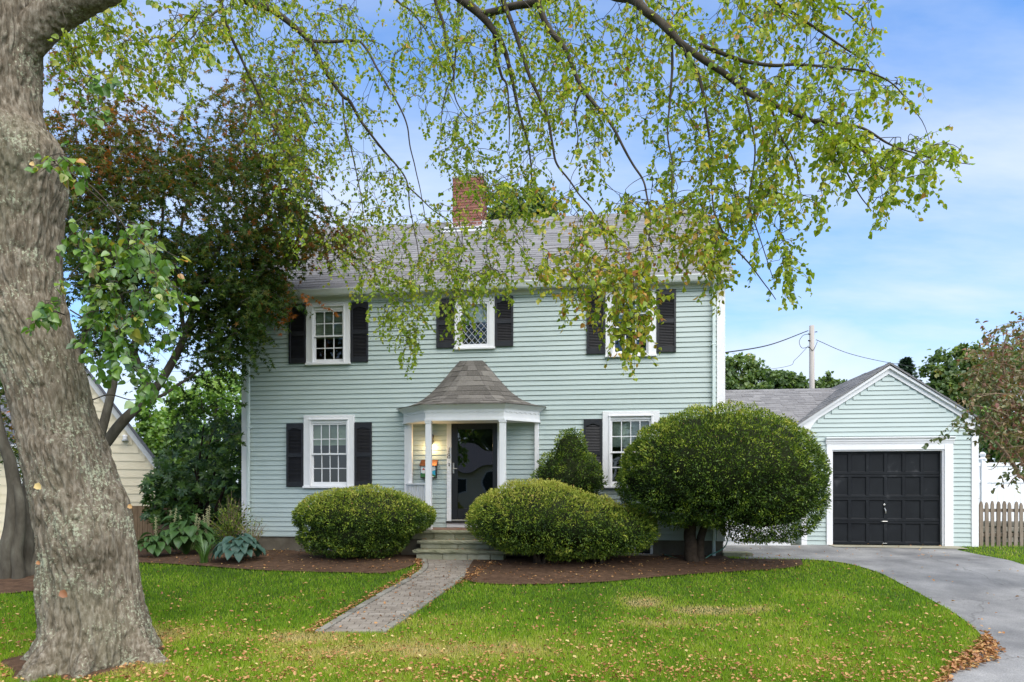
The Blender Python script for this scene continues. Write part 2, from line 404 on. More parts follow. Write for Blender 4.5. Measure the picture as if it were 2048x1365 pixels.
def make_asphalt():
    m = mat_noise('worn asphalt', [(0.32, (.12,.12,.122)), (0.5, (.215,.213,.21)), (0.68, (.32,.314,.305))], 0.8, 0.9, 0.2, detail=12, bump=0.7, bump_scale=130, coord='World')
    nt = m.node_tree; N_, L_ = nt.nodes, nt.links; b = N_['Principled BSDF']; src = b.inputs['Base Color'].links[0].from_socket
    ge = N_.new('ShaderNodeNewGeometry'); nz = N_.new('ShaderNodeTexNoise'); nz.inputs['Scale'].default_value = 2.3; nz.inputs['Detail'].default_value = 5; L_.new(ge.outputs['Position'], nz.inputs['Vector'])
    mx = N_.new('ShaderNodeMix'); mx.data_type = 'RGBA'; mx.blend_type = 'LINEAR_LIGHT'; mx.inputs['Factor'].default_value = .22; L_.new(ge.outputs['Position'], mx.inputs['A']); L_.new(nz.outputs['Color'], mx.inputs['B'])
    vo = N_.new('ShaderNodeTexVoronoi'); vo.feature = 'DISTANCE_TO_EDGE'; vo.inputs['Scale'].default_value = .42; L_.new(mx.outputs['Result'], vo.inputs['Vector'])
    mr = N_.new('ShaderNodeMapRange'); mr.inputs['From Min'].default_value = .001; mr.inputs['From Max'].default_value = .006; mr.inputs['To Min'].default_value = .38; mr.inputs['To Max'].default_value = 0; L_.new(vo.outputs['Distance'], mr.inputs['Value'])
    ck = N_.new('ShaderNodeMix'); ck.data_type = 'RGBA'; L_.new(mr.outputs[0], ck.inputs['Factor']); L_.new(src, ck.inputs['A']); ck.inputs['B'].default_value = (.045,.042,.038,1)
    # fine aggregate speckle
    n2 = N_.new('ShaderNodeTexNoise'); n2.inputs['Scale'].default_value = 75; n2.inputs['Detail'].default_value = 3; L_.new(ge.outputs['Position'], n2.inputs['Vector'])
    sp = N_.new('ShaderNodeMix'); sp.data_type = 'RGBA'; sp.blend_type = 'OVERLAY'; sp.inputs['Factor'].default_value = .55; L_.new(ck.outputs['Result'], sp.inputs['A']); L_.new(n2.outputs['Fac'], sp.inputs['B'])
    L_.new(sp.outputs['Result'], b.inputs['Base Color']); return m
M['asphalt'] = make_asphalt()
M['concrete'] = mat_noise('stained concrete', [(0.25, (.22,.205,.15)), (0.75, (.36,.34,.27))], 2.2, 0.9, 0.1, detail=8, bump=0.3, coord='World')
M['mulch'] = mat_noise('dark bark mulch', [(0.25, (.06,.036,.023)), (0.55, (.12,.072,.045)), (0.85, (.20,.125,.08))], 9, 0.95, 0.1, detail=10, bump=1.0, bump_scale=60, coord='World', dist=0.03)
M['soil'] = mat_noise('turf soil', [(0.25, (.030,.055,.012)), (0.6, (.05,.085,.018)), (0.9, (.10,.09,.04))], 3.0, 0.95, 0.1, detail=9, bump=0.6, bump_scale=40, coord='World', dist=0.03)
M['lamp_black'] = mat_flat('black lantern metal', (.018,.016,.015), 0.45, 0.5)
M['lamp_on'] = mat_emit('glowing lamp glass', (1.0, .62, .22), 6.0)
M['copper'] = mat_noise('copper sheet', [(0.2, (.16,.06,.03)), (0.8, (.34,.14,.07))], 14, 0.4, 0.5, metal=0.7)
M['wood_grey'] = mat_noise('weathered wood', [(0.2, (.14,.108,.08)), (0.5, (.21,.168,.13)), (0.85, (.29,.245,.20))], 5, 0.9, 0.1, stretch=(6,6,0.7), rand=0.35, bump=0.4, coord='World')
M['wood_post'] = mat_noise('tan weathered post', [(0.2, (.15,.10,.06)), (0.85, (.30,.21,.13))], 5, 0.9, 0.1, stretch=(6,6,0.7), bump=0.4, coord='World')
M['pole'] = mat_noise('bleached pole wood', [(0.2, (.30,.27,.24)), (0.85, (.46,.43,.40))], 4, 0.9, 0.1, stretch=(8,8,0.4), coord='World')
M['vinyl_white'] = mat_flat('white vinyl fence', (.78,.79,.81), 0.4, 0.4, var=0.04)
M['yellow_siding'] = mat_noise('cream painted siding', [(0.2, (.76,.67,.49)), (0.8, (.82,.74,.57))], 2, 0.6, 0.3, rand=0.2, coord='World')
M['slate_roof'] = mat_noise('blue grey roof shingle', [(0.2, (.10,.105,.125)), (0.8, (.18,.185,.21))], 20, 0.9, 0.1, rand=0.5, coord='World')
M['dark_green'] = mat_flat('dark green paint', (.015,.03,.03), 0.5, 0.4)
M['hose'] = mat_flat('green rubber hose', (.06,.22,.14), 0.45, 0.4)
M['fieldstone'] = mat_noise('fieldstone', [(0.2, (.10,.095,.08)), (0.8, (.24,.225,.19))], 5, 0.95, 0.1, rand=0.6, bump=0.5, coord='World')
M['wire'] = mat_flat('black cable', (.03,.03,.032), 0.6, 0.3)

# ------------------------------------------------------------------ ground, beds, driveway, path
def grid_sheet(name, xs, ys, mat, dz=0.0, zf=None):
    X, Y = np.meshgrid(xs, ys); Z = (zf or zg)(X, Y) + dz
    V_ = np.stack([X, Y, Z], -1).reshape(-1, 3); nx = len(xs); ny = len(ys)
    i = np.arange(ny-1)[:, None]; j = np.arange(nx-1)[None]
    F_ = np.stack([i*nx+j, i*nx+j+1, (i+1)*nx+j+1, (i+1)*nx+j], -1).reshape(-1, 4)
    return tag(put(name, np_mesh(name, V_, F_, smooth=True), mat), kind='structure')

gx = np.concatenate([[-900, -300, -100, -40], np.arange(-16, 16.1, 0.5), [40, 100, 300, 900]])
gy = np.concatenate([[-600, -150, -50, -20, -8, 0, 3], np.arange(4.5, 20.1, 0.25), [30, 60, 150, 400, 1500]])
grid_sheet('ground', gx, gy, M['soil'], -0.012)

def strip_sheet(name, A, B, mat, dz, n=8, kind='structure', bulge=0.0):
    """sheet between two matching world polylines A and B (k,2), draped on the ground"""
    A = np.asarray(A); B = np.asarray(B); t = np.linspace(0, 1, n+1)
    XY = A[:, None, :]*(1-t)[None, :, None] + B[:, None, :]*t[None, :, None]
    Z = zg(XY[..., 0], XY[..., 1]) + dz + bulge*(4*t*(1-t))[None]
    V_ = np.concatenate([XY, Z[..., None]], -1).reshape(-1, 3); k = n+1
    i = np.arange(len(A)-1)[:, None]; j = np.arange(n)[None]
    F_ = np.stack([i*k+j, i*k+j+1, (i+1)*k+j+1, (i+1)*k+j], -1).reshape(-1, 4)
    return tag(put(name, np_mesh(name, V_, F_, smooth=True), mat), kind=kind)

def edge(px, n=60):
    """a measured edge on the ground, smoothed"""
    P = np.array([G(u, v) for u, v in px]); return resample(catmull(P, 6), n)

def resample(P, n):
    d = np.concatenate([[0], np.cumsum(np.linalg.norm(np.diff(P, axis=0), axis=1))])
    t = np.linspace(0, d[-1], n); return np.stack([np.interp(t, d, P[:, k]) for k in range(P.shape[1])], -1)

# driveway
drive_L = edge([(1600,1119),(1650,1122),(1700,1129),(1760,1147),(1805,1170),(1850,1194),(1900,1222),(1940,1250),(1966,1276),(1970,1296),(1945,1318),(1905,1345),(1885,1372),(1870,1420),(1850,1500)], 90)
drive_R0 = np.array([G(1915,1101), G(1985,1115), G(2048,1131)])
dR = np.vstack([drive_R0, drive_R0[-1] + np.array([[1.2,-1.3],[2.0,-3.0],[2.4,-5.0],[2.6,-8.5]])])
drive_R = resample(dR, 90)
strip_sheet('driveway', drive_L, drive_R, M['asphalt'], 0.006, 24)
gfront = [hl(s, 2.06)[:2] for s in np.linspace(10.3, 15.6, 12)]
apr_near = np.vstack([resample(np.array([hl(10.3, 0.2)[:2], G(1500,1118), G(1600,1119)]), 6), resample(np.array([G(1640,1121), G(1800,1112), G(1915,1101)]), 6)])
strip_sheet('apron_paving', apr_near, gfront, M['asphalt'], 0.002, 8)
strip_sheet('concrete_slab', [hl(s, 1.55)[:2] for s in np.linspace(12.80, 15.50, 12)], [hl(s, 2.055)[:2] for s in np.linspace(12.80, 15.50, 12)], M['concrete'], 0.012, 4)

# mulch beds
bed_r_near = edge([(925,1160),(960,1168),(1050,1171),(1200,1166),(1300,1157),(1400,1149),(1500,1143),(1570,1138),(1606,1132)], 60)
bed_r_far = resample(np.vstack([[hl(s, 0.0)[:2] for s in np.linspace(5.3, 10.2, 10)], [G(1460,1119)], [G(1600,1121)]]), 60)
strip_sheet('mulch_bed', bed_r_near, bed_r_far, M['mulch'], 0.016, 14, bulge=0.02)
bed_l_near = edge([(60,1122),(180,1124),(285,1127),(400,1133),(500,1141),(600,1145),(700,1147),(780,1147),(845,1124)], 60)
bed_l_far = resample(np.array([hl(s, 1.2 if s < 0 else 0.0)[:2] for s in np.linspace(-4.0, 4.9, 24)]), 60)
strip_sheet('mulch_bed', bed_l_near, bed_l_far, M['mulch'], 0.016, 14, bulge=0.02)
mb_near = edge([(-260,1190),(-100,1196),(0,1190),(60,1184),(120,1178)], 20); mb_far = edge([(-260,1136),(-100,1136),(0,1138),(60,1140),(120,1142)], 20)
strip_sheet('mulch_bed', mb_near, mb_far, M['mulch'], 0.012, 8, bulge=0.03)

# brick path of concrete pavers, flaring a little at the steps
path_L = edge([(628,1266),(690,1228),(760,1188),(815,1158),(842,1138),(842,1121)], 70)
path_R = edge([(772,1266),(830,1228),(880,1192),(925,1160),(955,1140),(990,1121)], 70)
path = strip_sheet('path', path_L, path_R, mat_flat('path sand bed', (.13,.115,.095), 0.95, 0.05, var=0.3, scale=20), 0.002, 6)
lenp = np.linalg.norm(np.diff(0.5*(path_L+path_R), axis=0), axis=1).sum()
pav = MB().bbox(-.5, .5, -.5, .5, -.03, .03, 0.006)
def path_at(t, w):
    k = t*(len(path_L)-1); i = int(min(k, len(path_L)-2)); f = k-i
    a = path_L[i]*(1-f)+path_L[i+1]*f; b = path_R[i]*(1-f)+path_R[i+1]*f
    return a*(1-w)+b*w, a, b
def add_piece(name, c, dx, dy, ang, h, mat, parent, mesh):
    from mathutils import Matrix
    sl = math.atan(0.0885) if c[1] < 12.8 else 0.0
    rot = (Matrix.Rotation(sl, 3, 'X') @ Matrix.Rotation(ang, 3, 'Z') @ Matrix.Rotation(random.uniform(-.008, .008), 3, 'Y')).to_euler()
    return put(name, mesh, mat, parent, (c[0], c[1], float(zg(c[0], c[1])) + h - 0.022), rot, (dx, dy, 1.0))
pm1 = pav.mesh('paver'); pm1.materials.append(M['paver']); pm2 = pav.mesh('edging_paver'); pm2.materials.append(M['paver_edge'])
course = 0.108; nrow = int(lenp/course)
for r_ in range(nrow):
    t = (r_+0.5)/nrow; c, a, b = path_at(t, .5); wv = b-a; W = np.linalg.norm(wv); ang = HROT
    inner0, inner1 = 0.12/W, 1-0.12/W; x = inner0 + (0 if r_ % 2 else -0.11/W)
    while x < inner1:
        x0, x1 = max(x, inner0), min(x+0.216/W, inner1); x += 0.216/W
        if (x1-x0)*W < 0.03: continue
        p, _, _ = path_at(t, (x0+x1)/2)
        add_piece('paver', p, (x1-x0)*W-0.009, course-0.010, math.atan2(wv[1], wv[0]) + random.uniform(-.012,.012), 0.008 + random.uniform(-.003,.003), M['paver'], path, pm1)
ne = int(lenp/0.215)
for side in (0, 1):
    for k in range(ne):
        t = (k+0.5)/ne; c, a, b = path_at(t, .5); W = np.linalg.norm(b-a); p, _, _ = path_at(t, 0.055/W if side == 0 else 1-0.055/W)
        q0 = path_at(max(t-.01, 0), side)[0]; q1 = path_at(min(t+.01, 1), side)[0]; dv = q1-q0
        seg = np.linalg.norm(np.diff(path_L if side == 0 else path_R, axis=0), axis=1).sum()/ne
        add_piece('edging_paver', p, seg-0.010, 0.10, math.atan2(dv[1], dv[0]), 0.013 + random.uniform(-.003,.004), M['paver_edge'], path, pm2)

# ------------------------------------------------------------------ siding, windows, shutters, shingles
EXPO = 0.1016
_sb = MB().add([(0,-.027,0),(1,-.027,0),(1,-.010,EXPO-.011),(0,-.010,EXPO-.011),(0,-.002,0),(1,-.002,0),(0,-.002,EXPO-.011),(1,-.002,EXPO-.011)],
               [(0,1,2,3),(4,5,1,0),(3,2,7,6),(0,3,6,4),(1,5,7,2)])
SB = _sb.mesh('siding_board')
def segs(x0, x1, cuts):
    out = [(x0, x1)]
    for a, b in cuts:
        nxt = []
        for s, e in out:
            if b <= s or a >= e: nxt.append((s, e)); continue
            if a > s: nxt.append((s, a))
            if b < e: nxt.append((b, e))
        out = nxt
    return [(s, e) for s, e in out if e-s > 0.02]
def siding(parent, xl, xr, z0, z1, openings, mesh, mat, y=0.0, expo=EXPO, limit=None, jit=True):
    """rows of boards; limit(z) may give the board ends under a gable"""
    k = 0
    while z0 + k*expo < z1 - 0.01:
        za = z0 + k*expo; zb = min(za+expo, z1); k += 1
        a, b = (xl, xr) if limit is None else limit(za, zb)
        if b - a < 0.05: continue
        cuts = [(o[0], o[1]) for o in openings if o[2] < za+0.7*expo and o[3] > za+0.3*expo]
        for s, e in segs(a, b, cuts):
            # long runs show a lap joint
            pieces = [(s, e)]
            if e-s > 4.0 and jit:
                j = s + (e-s)*random.uniform(.3, .7); pieces = [(s, j), (j, e)]
            for i, (p, q) in enumerate(pieces):
                o = put('siding_board', mesh, mat, parent, (p, y - (0.0015 if i else 0), za + (random.uniform(-.0008,.0008) if jit else 0)), (0, random.uniform(-.0005,.0005) if jit else 0, 0), (q-p, 1, (zb-za)/expo))

def wall_with_holes(mb, x0, x1, z0, z1, holes, y):
    xs = sorted({x0, x1, *[h[0] for h in holes], *[h[1] for h in holes]}); zs = sorted({z0, z1, *[h[2] for h in holes], *[h[3] for h in holes]})
    xs = [x for x in xs if x0 <= x <= x1]; zs = [z for z in zs if z0 <= z <= z1]
    for i in range(len(xs)-1):
        for j in range(len(zs)-1):
            cx, cz = (xs[i]+xs[i+1])/2, (zs[j]+zs[j+1])/2
            if any(h[0] < cx < h[1] and h[2] < cz < h[3] for h in holes): continue
            mb.add([(xs[i],y,zs[j]),(xs[i+1],y,zs[j]),(xs[i+1],y,zs[j+1]),(xs[i],y,zs[j+1])], [(0,1,2,3)])

LOUVRE = MB().add([(-.5,-.012,-.010),(.5,-.012,-.010),(.5,.004,.014),(-.5,.004,.014),(-.5,-.006,-.013),(.5,-.006,-.013)], [(0,1,2,3),(4,5,1,0),(0,3,4),(1,5,2)]).mesh('slat')
LOUVRE.materials.append(M['shutter'])
def shutter(parent, x0, x1, z0, z1, label=None):
    st, y0, y1 = 0.045, -.062, -.029
    mb = MB().bbox(x0, x0+st, y0, y1, z0, z1, .004).bbox(x1-st, x1, y0, y1, z0, z1, .004)
    zm = z0 + (z1-z0)*0.50; rails = [(z0, z0+.115), (zm-.045, zm+.045)]
    for a, b in rails: mb.bbox(x0+st, x1-st, y0+.003, y1, a, b, .003)
    # arched top rail
    n = 10; xa, xb = x0+st, x1-st; zt = z1-.135
    poly = [(xb, z1), (xa, z1), (xa, zt)] + [(xa+(xb-xa)*i/n, zt + (.035*math.sin(math.pi*(i/n-.12)/.76) if .12 < i/n < .88 else 0)) for i in range(1, n)] + [(xb, zt)]
    mb.prism(poly, 1, y0+.003, y1)
    mb.add([(xa, y1+.0005, z0), (xb, y1+.0005, z0), (xb, y1+.0005, z1), (xa, y1+.0005, z1)], [(0,1,2,3)])
    o = mb.build('shutter', M['shutter'], parent)
    if label: o['label'] = label
    for a, b in ((z0+.115, zm-.045), (zm+.045, zt+.015)):
        n = max(3, int((b-a)/0.030))
        for i in range(n):
            put('slat', LOUVRE, None, o, ((x0+x1)/2, y1-.011, a + (i+.5)*(b-a)/n), None, (xb-xa, 1, 1))
    return o

def pane_quad(x0, x1, z0, z1, y, parent, mat, tilt=0.004):
    a = [random.uniform(-tilt, tilt) for _ in range(2)]; w, h = x1-x0, z1-z0
    mb = MB().add([(x0,y,z0),(x1,y+a[0]*w,z0),(x1,y+a[0]*w+a[1]*h,z1),(x0,y+a[1]*h,z1)], [(0,1,2,3)])
    return mb.build('pane', mat, parent)

def sash(parent, x0, x1, z0, z1, y, cols, rows, fr=0.035, bot=None, mat=None):
    """one sash: frame, glazing bars, and a pane for each light"""
    mat = mat or M['white']; bot = bot or fr
    s = MB().bbox(x0, x0+fr, y-.014, y+.014, z0, z1, .003).bbox(x1-fr, x1, y-.014, y+.014, z0, z1, .003)
    s.bbox(x0+fr, x1-fr, y-.013, y+.013, z1-fr, z1, .003).bbox(x0+fr, x1-fr, y-.013, y+.013, z0, z0+bot, .003)
    so = s.build('sash', mat, parent)
    gx0, gx1, gz0, gz1 = x0+fr, x1-fr, z0+bot, z1-fr; b = 0.009
    m = MB()
    for c in range(1, cols): xc = gx0+(gx1-gx0)*c/cols; m.box(xc-b, xc+b, y-.009, y+.005, gz0, gz1)
    for r in range(1, rows): zc = gz0+(gz1-gz0)*r/rows; m.box(gx0, gx1, y-.0085, y+.0045, zc-b, zc+b)
    m.build('glazing_bar', mat, parent)
    for c in range(cols):
        for r in range(rows):
            pane_quad(gx0+(gx1-gx0)*c/cols, gx0+(gx1-gx0)*(c+1)/cols, gz0+(gz1-gz0)*r/rows, gz0+(gz1-gz0)*(r+1)/rows, y+.008, parent, M['glass'])

def dh_window(parent, x0, x1, z0, z1, cols, rows, cw=0.145, label=None, blind=0.0, blind_mat=None, head=0.17, lower_screen=False):
    """double-hung window in a wide flat casing with a sill; returns its opening"""
    y0 = -.055
    mb = MB().bbox(x0, x0+cw, y0, .0, z0+.03, z1, .005).bbox(x1-cw, x1, y0, .0, z0+.03, z1, .005).bbox(x0+cw, x1-cw, y0+.001, .0, z1-head*.62, z1, .005)
    mb.bbox(x0+cw-.03, x1-cw+.03, y0-.022, y0+.001, z1-head*.62, z1-head*.62+.028, .004)      # drip cap
    mb.bbox(x0+cw-.026, x0+cw+.012, y0-.012, .03, z0+.05, z1-head*.62, .004).bbox(x1-cw-.012, x1-cw+.026, y0-.012, .03, z0+.05, z1-head*.62, .004)
    w = mb.build('window', M['white'], parent)
    if label: w['label'] = label
    MB().bbox(x0-.012, x1+.012, y0-.035, .0, z0, z0+.045, .006).build('sill', M['white'], w)
    ix0, ix1, iz0, iz1 = x0+cw+.012, x1-cw-.012, z0+.075, z1-head
    MB().bbox(ix0, ix1, -.03, .03, iz1, z1-head*.62, .003).build('frame_head', M['white'], w); MB().bbox(ix0, ix1, -.03, .03, z0+.045, iz0, .003).build('frame_foot', M['white'], w)
    zm = (iz0+iz1)/2
    sash(w, ix0, ix1, zm-.02, iz1, 0.0, cols, rows); sash(w, ix0, ix1, iz0, zm+.02, 0.032, cols, rows, bot=.06)
    if blind > 0:
        bz = iz1-(iz1-iz0)*blind; b = MB(); n = max(2, int((iz1-bz)/.055))
        for i in range(n):
            za = bz+(iz1-bz)*i/n; b.box(ix0+.01, ix1-.01, .075+.012*(i % 2), .080+.012*(i % 2), za, bz+(iz1-bz)*(i+1)/n)
        b.bbox(ix0+.01, ix1-.01, .07, .10, bz-.022, bz, .003); b.build('blind', blind_mat or M['blind'], w)
    return (x0+cw-.02, x1-cw+.02, z0+.04, z1-head*.55)

TAB = MB().add([(0,0,0),(1,0,0),(1,1.25,0),(0,1.25,0),(0,0,1),(1,0,1),(1,1.25,.12),(0,1.25,.12)], [(4,5,6,7),(0,1,5,4),(0,4,7,3),(1,2,6,5)]).mesh('shingle')
def shingle_roof(parent, x0, x1, O, up, nrm, L, mat, expo=0.155, single=None, wlo=.22, whi=.42, thick=.008, xlim=None, name='shingle'):
    """courses of single shingles up a slope: O lower edge (y,z), up = (y,z) unit vector along the slope, nrm its normal.
    single(row) tells which rows stay objects of their own; the rest are one joined part"""
    import mathutils
    rows = int(math.ceil(L/expo)); far_v, far_f = [], []; m = TAB.copy(); m.materials.append(mat)
    xa = mathutils.Matrix(((1, 0, 0), (0, up[0], nrm[0]), (0, up[1], nrm[1])))
    rot = xa.to_euler()
    for r in range(rows):
        e = min(expo, L-r*expo); x = x0 - random.uniform(0, .3)
        while x < x1:
            w = random.uniform(wlo, whi); a, b = max(x, x0), min(x+w, x1); x += w
            if xlim:
                la, lb = xlim(r*expo); a, b = max(a, la), min(b, lb)
            if b-a < .02: continue
            h = thick*random.choice((.55, 1.0, 1.5)); g = random.uniform(-.004, .004)
            o = (a+.0015, O[0]+up[0]*(r*expo+g)+nrm[0]*.004, O[1]+up[1]*(r*expo+g)+nrm[1]*.004)
            if single and single(r): put(name, m, None, parent, o, rot, (b-a-.003, e, h))
            else:
                n = len(far_v); T_ = [(0,0,0),(1,0,0),(1,1.25,0),(0,1.25,0),(0,0,1),(1,0,1),(1,1.25,.12),(0,1.25,.12)]
                for t in T_:
                    px, py, pz = t[0]*(b-a-.003), t[1]*e, t[2]*h
                    far_v.append((o[0]+px, o[1]+up[0]*py+nrm[0]*pz, o[2]+up[1]*py+nrm[1]*pz))
                far_f += [tuple(n+i for i in f) for f in ((4,5,6,7),(0,1,5,4),(0,4,7,3),(1,2,6,5))]
    if far_v:
        fo = MB().add(far_v, far_f).build('shingle_field', mat, parent); fo['kind'] = 'stuff'

# ------------------------------------------------------------------ the house
W_, D_ = 10.19, 7.4
house = thing('house', 'two-storey pale green clapboard house with black shutters and grey gable roof', 'house', (OX[0], OX[1], 0), HROT)
SZ0, SZ1 = 0.365, 5.40
op = []
winspec = [  # x0,x1,z0,z1,cols,rows,label,blind
    (1.465, 2.454, 4.034, 5.386, 3, 2, 'upstairs window next to the maple branches', .52),
    (7.855, 8.866, 4.046, 5.387, 3, 2, 'upstairs window half hidden by hanging leaves', .30),
    (1.408, 2.543, 1.389, 2.956, 4, 2, 'ground floor window with a half lowered blind', .34),
    (7.795, 8.930, 1.390, 2.951, 4, 2, 'ground floor window half hidden by the large yew', .40)]
for i, (a, b, c, d, co, ro, lb, bl) in enumerate(winspec):
    op.append(dh_window(house, a, b, c, d, co, ro, 0.145 if i < 2 else 0.15, lb, bl, M['lace'] if i in (3, 1) else M['blind']))
for (x0, x1, z0, z1) in [(1.072,1.455,4.08,5.36),(2.464,2.850,4.08,5.36),(4.337,4.718,4.33,5.365),(5.583,5.964,4.33,5.365),(7.472,7.847,4.125,5.392),(8.874,9.256,4.125,5.385),
                         (1.018,1.400,1.42,2.787),(2.551,2.931,1.42,2.787),(7.415,7.787,1.41,2.802),(8.938,9.31,1.41,2.802)]:
    shutter(house, x0, x1, z0, z1)

# casement with diamond leading
x0, x1, z0, z1 = 4.726, 5.575, 4.284, 5.377; cw = .12
dw = MB().bbox(x0, x0+cw, -.045, 0, z0+.03, z1, .005).bbox(x1-cw, x1, -.045, 0, z0+.03, z1, .005).bbox(x0+cw, x1-cw, -.044, 0, z1-.10, z1, .005).build('window', M['white'], house)
dw['label'] = 'small upstairs window with diamond leaded panes'
MB().bbox(x0-.012, x1+.012, -.08, 0, z0, z0+.045, .006).build('sill', M['white'], dw)
ix0, ix1, iz0, iz1 = x0+cw, x1-cw, z0+.05, z1-.10; fr = .045
MB().bbox(ix0, ix0+fr, -.03, .02, iz0, iz1, .003).bbox(ix1-fr, ix1, -.03, .02, iz0, iz1, .003).bbox(ix0+fr, ix1-fr, -.029, .02, iz1-fr, iz1, .003).bbox(ix0+fr, ix1-fr, -.029, .02, iz0, iz0+fr+.02, .003).build('sash', M['white'], dw)
gx0, gx1, gz0, gz1 = ix0+fr, ix1-fr, iz0+fr+.02, iz1-fr
# leading: two families of thin came bars clipped to the glass; the diamonds between them are single panes
cwid, chgt = (gx1-gx0)/4.0, (gz1-gz0)/5.6; came = MB()
def clip_seg(p, q):
    t0, t1 = 0.0, 1.0; dx, dz = q[0]-p[0], q[1]-p[1]
    for pp, qq in ((-dx, p[0]-gx0), (dx, gx1-p[0]), (-dz, p[1]-gz0), (dz, gz1-p[1])):
        if abs(pp) < 1e-9:
            if qq < 0: return None
        else:
            r = qq/pp
            if pp < 0: t0 = max(t0, r)
            else: t1 = min(t1, r)
    return None if t0 >= t1 else ((p[0]+dx*t0, p[1]+dz*t0), (p[0]+dx*t1, p[1]+dz*t1))
for k in range(-8, 14):
    for sg in (1, -1):
        xs = gx0+k*cwid; p = (xs - sg*20*cwid, gz0-20*chgt); q = (xs + sg*20*cwid, gz0+20*chgt); c = clip_seg(p, q)
        if c: came.tube([(c[0][0], -.006, c[0][1]), (c[1][0], -.006, c[1][1])], .0045, 4, False)
came.build('lead_came', mat_flat('pale lead came', (.52,.53,.53), 0.5, 0.5), dw)
for i in range(-1, 10):
    for j in range(-1, 14):
        cx, cz = gx0 + i*cwid*.5, gz0 + j*chgt*.5
        if (i+j) % 2 == 0: continue
        poly = [(cx-cwid*.5, cz), (cx, cz-chgt*.5), (cx+cwid*.5, cz), (cx, cz+chgt*.5)]
        for ax, lim, keep in ((0, gx0, 1), (0, gx1, -1), (1, gz0, 1), (1, gz1, -1)):
            o2 = []
            for k in range(len(poly)):
                a, b = poly[k], poly[(k+1) % len(poly)]; ia, ib = (a[ax]-lim)*keep >= 0, (b[ax]-lim)*keep >= 0
                if ia: o2.append(a)
                if ia != ib:
                    t = (lim-a[ax])/(b[ax]-a[ax]); o2.append((a[0]+(b[0]-a[0])*t, a[1]+(b[1]-a[1])*t))
            poly = o2
            if len(poly) < 3: break
        if len(poly) < 3: continue
        tx, tz = random.uniform(-.02, .02), random.uniform(-.02, .02)
        MB().add([(p[0], (p[0]-cx)*tx+(p[1]-cz)*tz, p[1]) for p in poly], [tuple(range(len(poly)))]).build('pane', M['glass'], dw)
MB().box(gx0-.02, gx1+.02, .06, .065, gz0+(gz1-gz0)*.56, gz1+.02).build('blind', M['lace'], dw)
op.append((x0+cw-.02, x1-cw+.02, z0+.04, z1-.09))

# door opening, walls, foundation
op.append((4.60, 5.70, 0.56, 2.80))
wm = MB(); wall_with_holes(wm, 0.0, W_, SZ0-.02, 5.62, op, 0.0)
for (a, b, c, d) in op:      # reveals
    wm.add([(a,0,c),(a,.14,c),(a,.14,d),(a,0,d)], [(0,1,2,3)]).add([(b,0,c),(b,.14,c),(b,.14,d),(b,0,d)], [(0,1,2,3)]).add([(a,0,c),(b,0,c),(b,.14,c),(a,.14,c)], [(0,1,2,3)]).add([(a,0,d),(b,0,d),(b,.14,d),(a,.14,d)], [(0,1,2,3)])
wm.add([(0,0,.3),(0,D_,.3),(0,D_,5.62),(0,D_/2,8.32),(0,0,5.62)], [(0,1,2,3,4)]).add([(W_,0,.3),(W_,D_,.3),(W_,D_,5.62),(W_,D_/2,8.32),(W_,0,5.62)], [(0,1,2,3,4)]).add([(0,D_,.3),(W_,D_,.3),(W_,D_,5.62),(0,D_,5.62)], [(0,1,2,3)])
wm.build('wall', M['siding'], house)
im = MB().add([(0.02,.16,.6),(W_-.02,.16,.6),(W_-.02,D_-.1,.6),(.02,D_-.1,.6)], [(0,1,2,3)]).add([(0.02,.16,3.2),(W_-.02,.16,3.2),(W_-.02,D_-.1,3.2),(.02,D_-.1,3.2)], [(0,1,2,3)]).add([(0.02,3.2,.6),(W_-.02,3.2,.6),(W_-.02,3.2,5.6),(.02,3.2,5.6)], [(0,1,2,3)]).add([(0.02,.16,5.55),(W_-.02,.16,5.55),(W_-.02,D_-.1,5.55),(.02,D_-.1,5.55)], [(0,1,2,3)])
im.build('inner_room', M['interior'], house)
SBm = SB.copy(); SBm.materials.append(M['siding'])
siding(house, 0.10, W_-.10, SZ0, SZ1, op, SBm, M['siding'])
fm = MB().box(.012, W_-.012, .012, D_, -.35, SZ0-.004)
fm.build('foundation', M['foundation'], house)
MB().box(0, W_, -.028, .0, SZ0-.022, SZ0-.002).build('starter_strip', M['siding'], house)
for (a, b) in ((0.0, .125), (W_-.138, W_)):
    MB().bbox(a, b, -.040, -.001, SZ0-.03, 5.46, .004).build('corner_board', M['white'], house)
for sx in (0.0, W_):    # return face of the corner boards
    MB().bbox(sx-.024 if sx == 0 else sx+.001, sx-.001 if sx == 0 else sx+.024, -.033, .11, SZ0-.03, 5.46, .004).build('corner_board', M['white'], house)

def scallops(mb, x0, x1, zt, zb, y, t=.010, pitch=.132, drop=.034):
    """a moulding board whose lower edge is cut in swags"""
    n = max(1, round((x1-x0)/pitch)); w = (x1-x0)/n; k = 8
    for i in range(n):
        a = x0+i*w
        lo = []
        for j in range(k+1):
            f = j/k; lo.append((a+f*w, zb + .024 - drop*math.sin(math.pi*min(1, max(0, (f-.09)/.82))) - (.020 if (f < .05 or f > .95) else 0)))
        poly = [(a, zt), *lo, (a+w, zt)]
        mb.prism(poly, 1, y-t, y)
fz = MB().bbox(.0, W_, -.036, -.001, SZ1-.005, 5.60, .004); scallops(fz, .14, W_-.14, 5.53, 5.455, -.0362, t=.014); fz.build('frieze', M['white'], house)
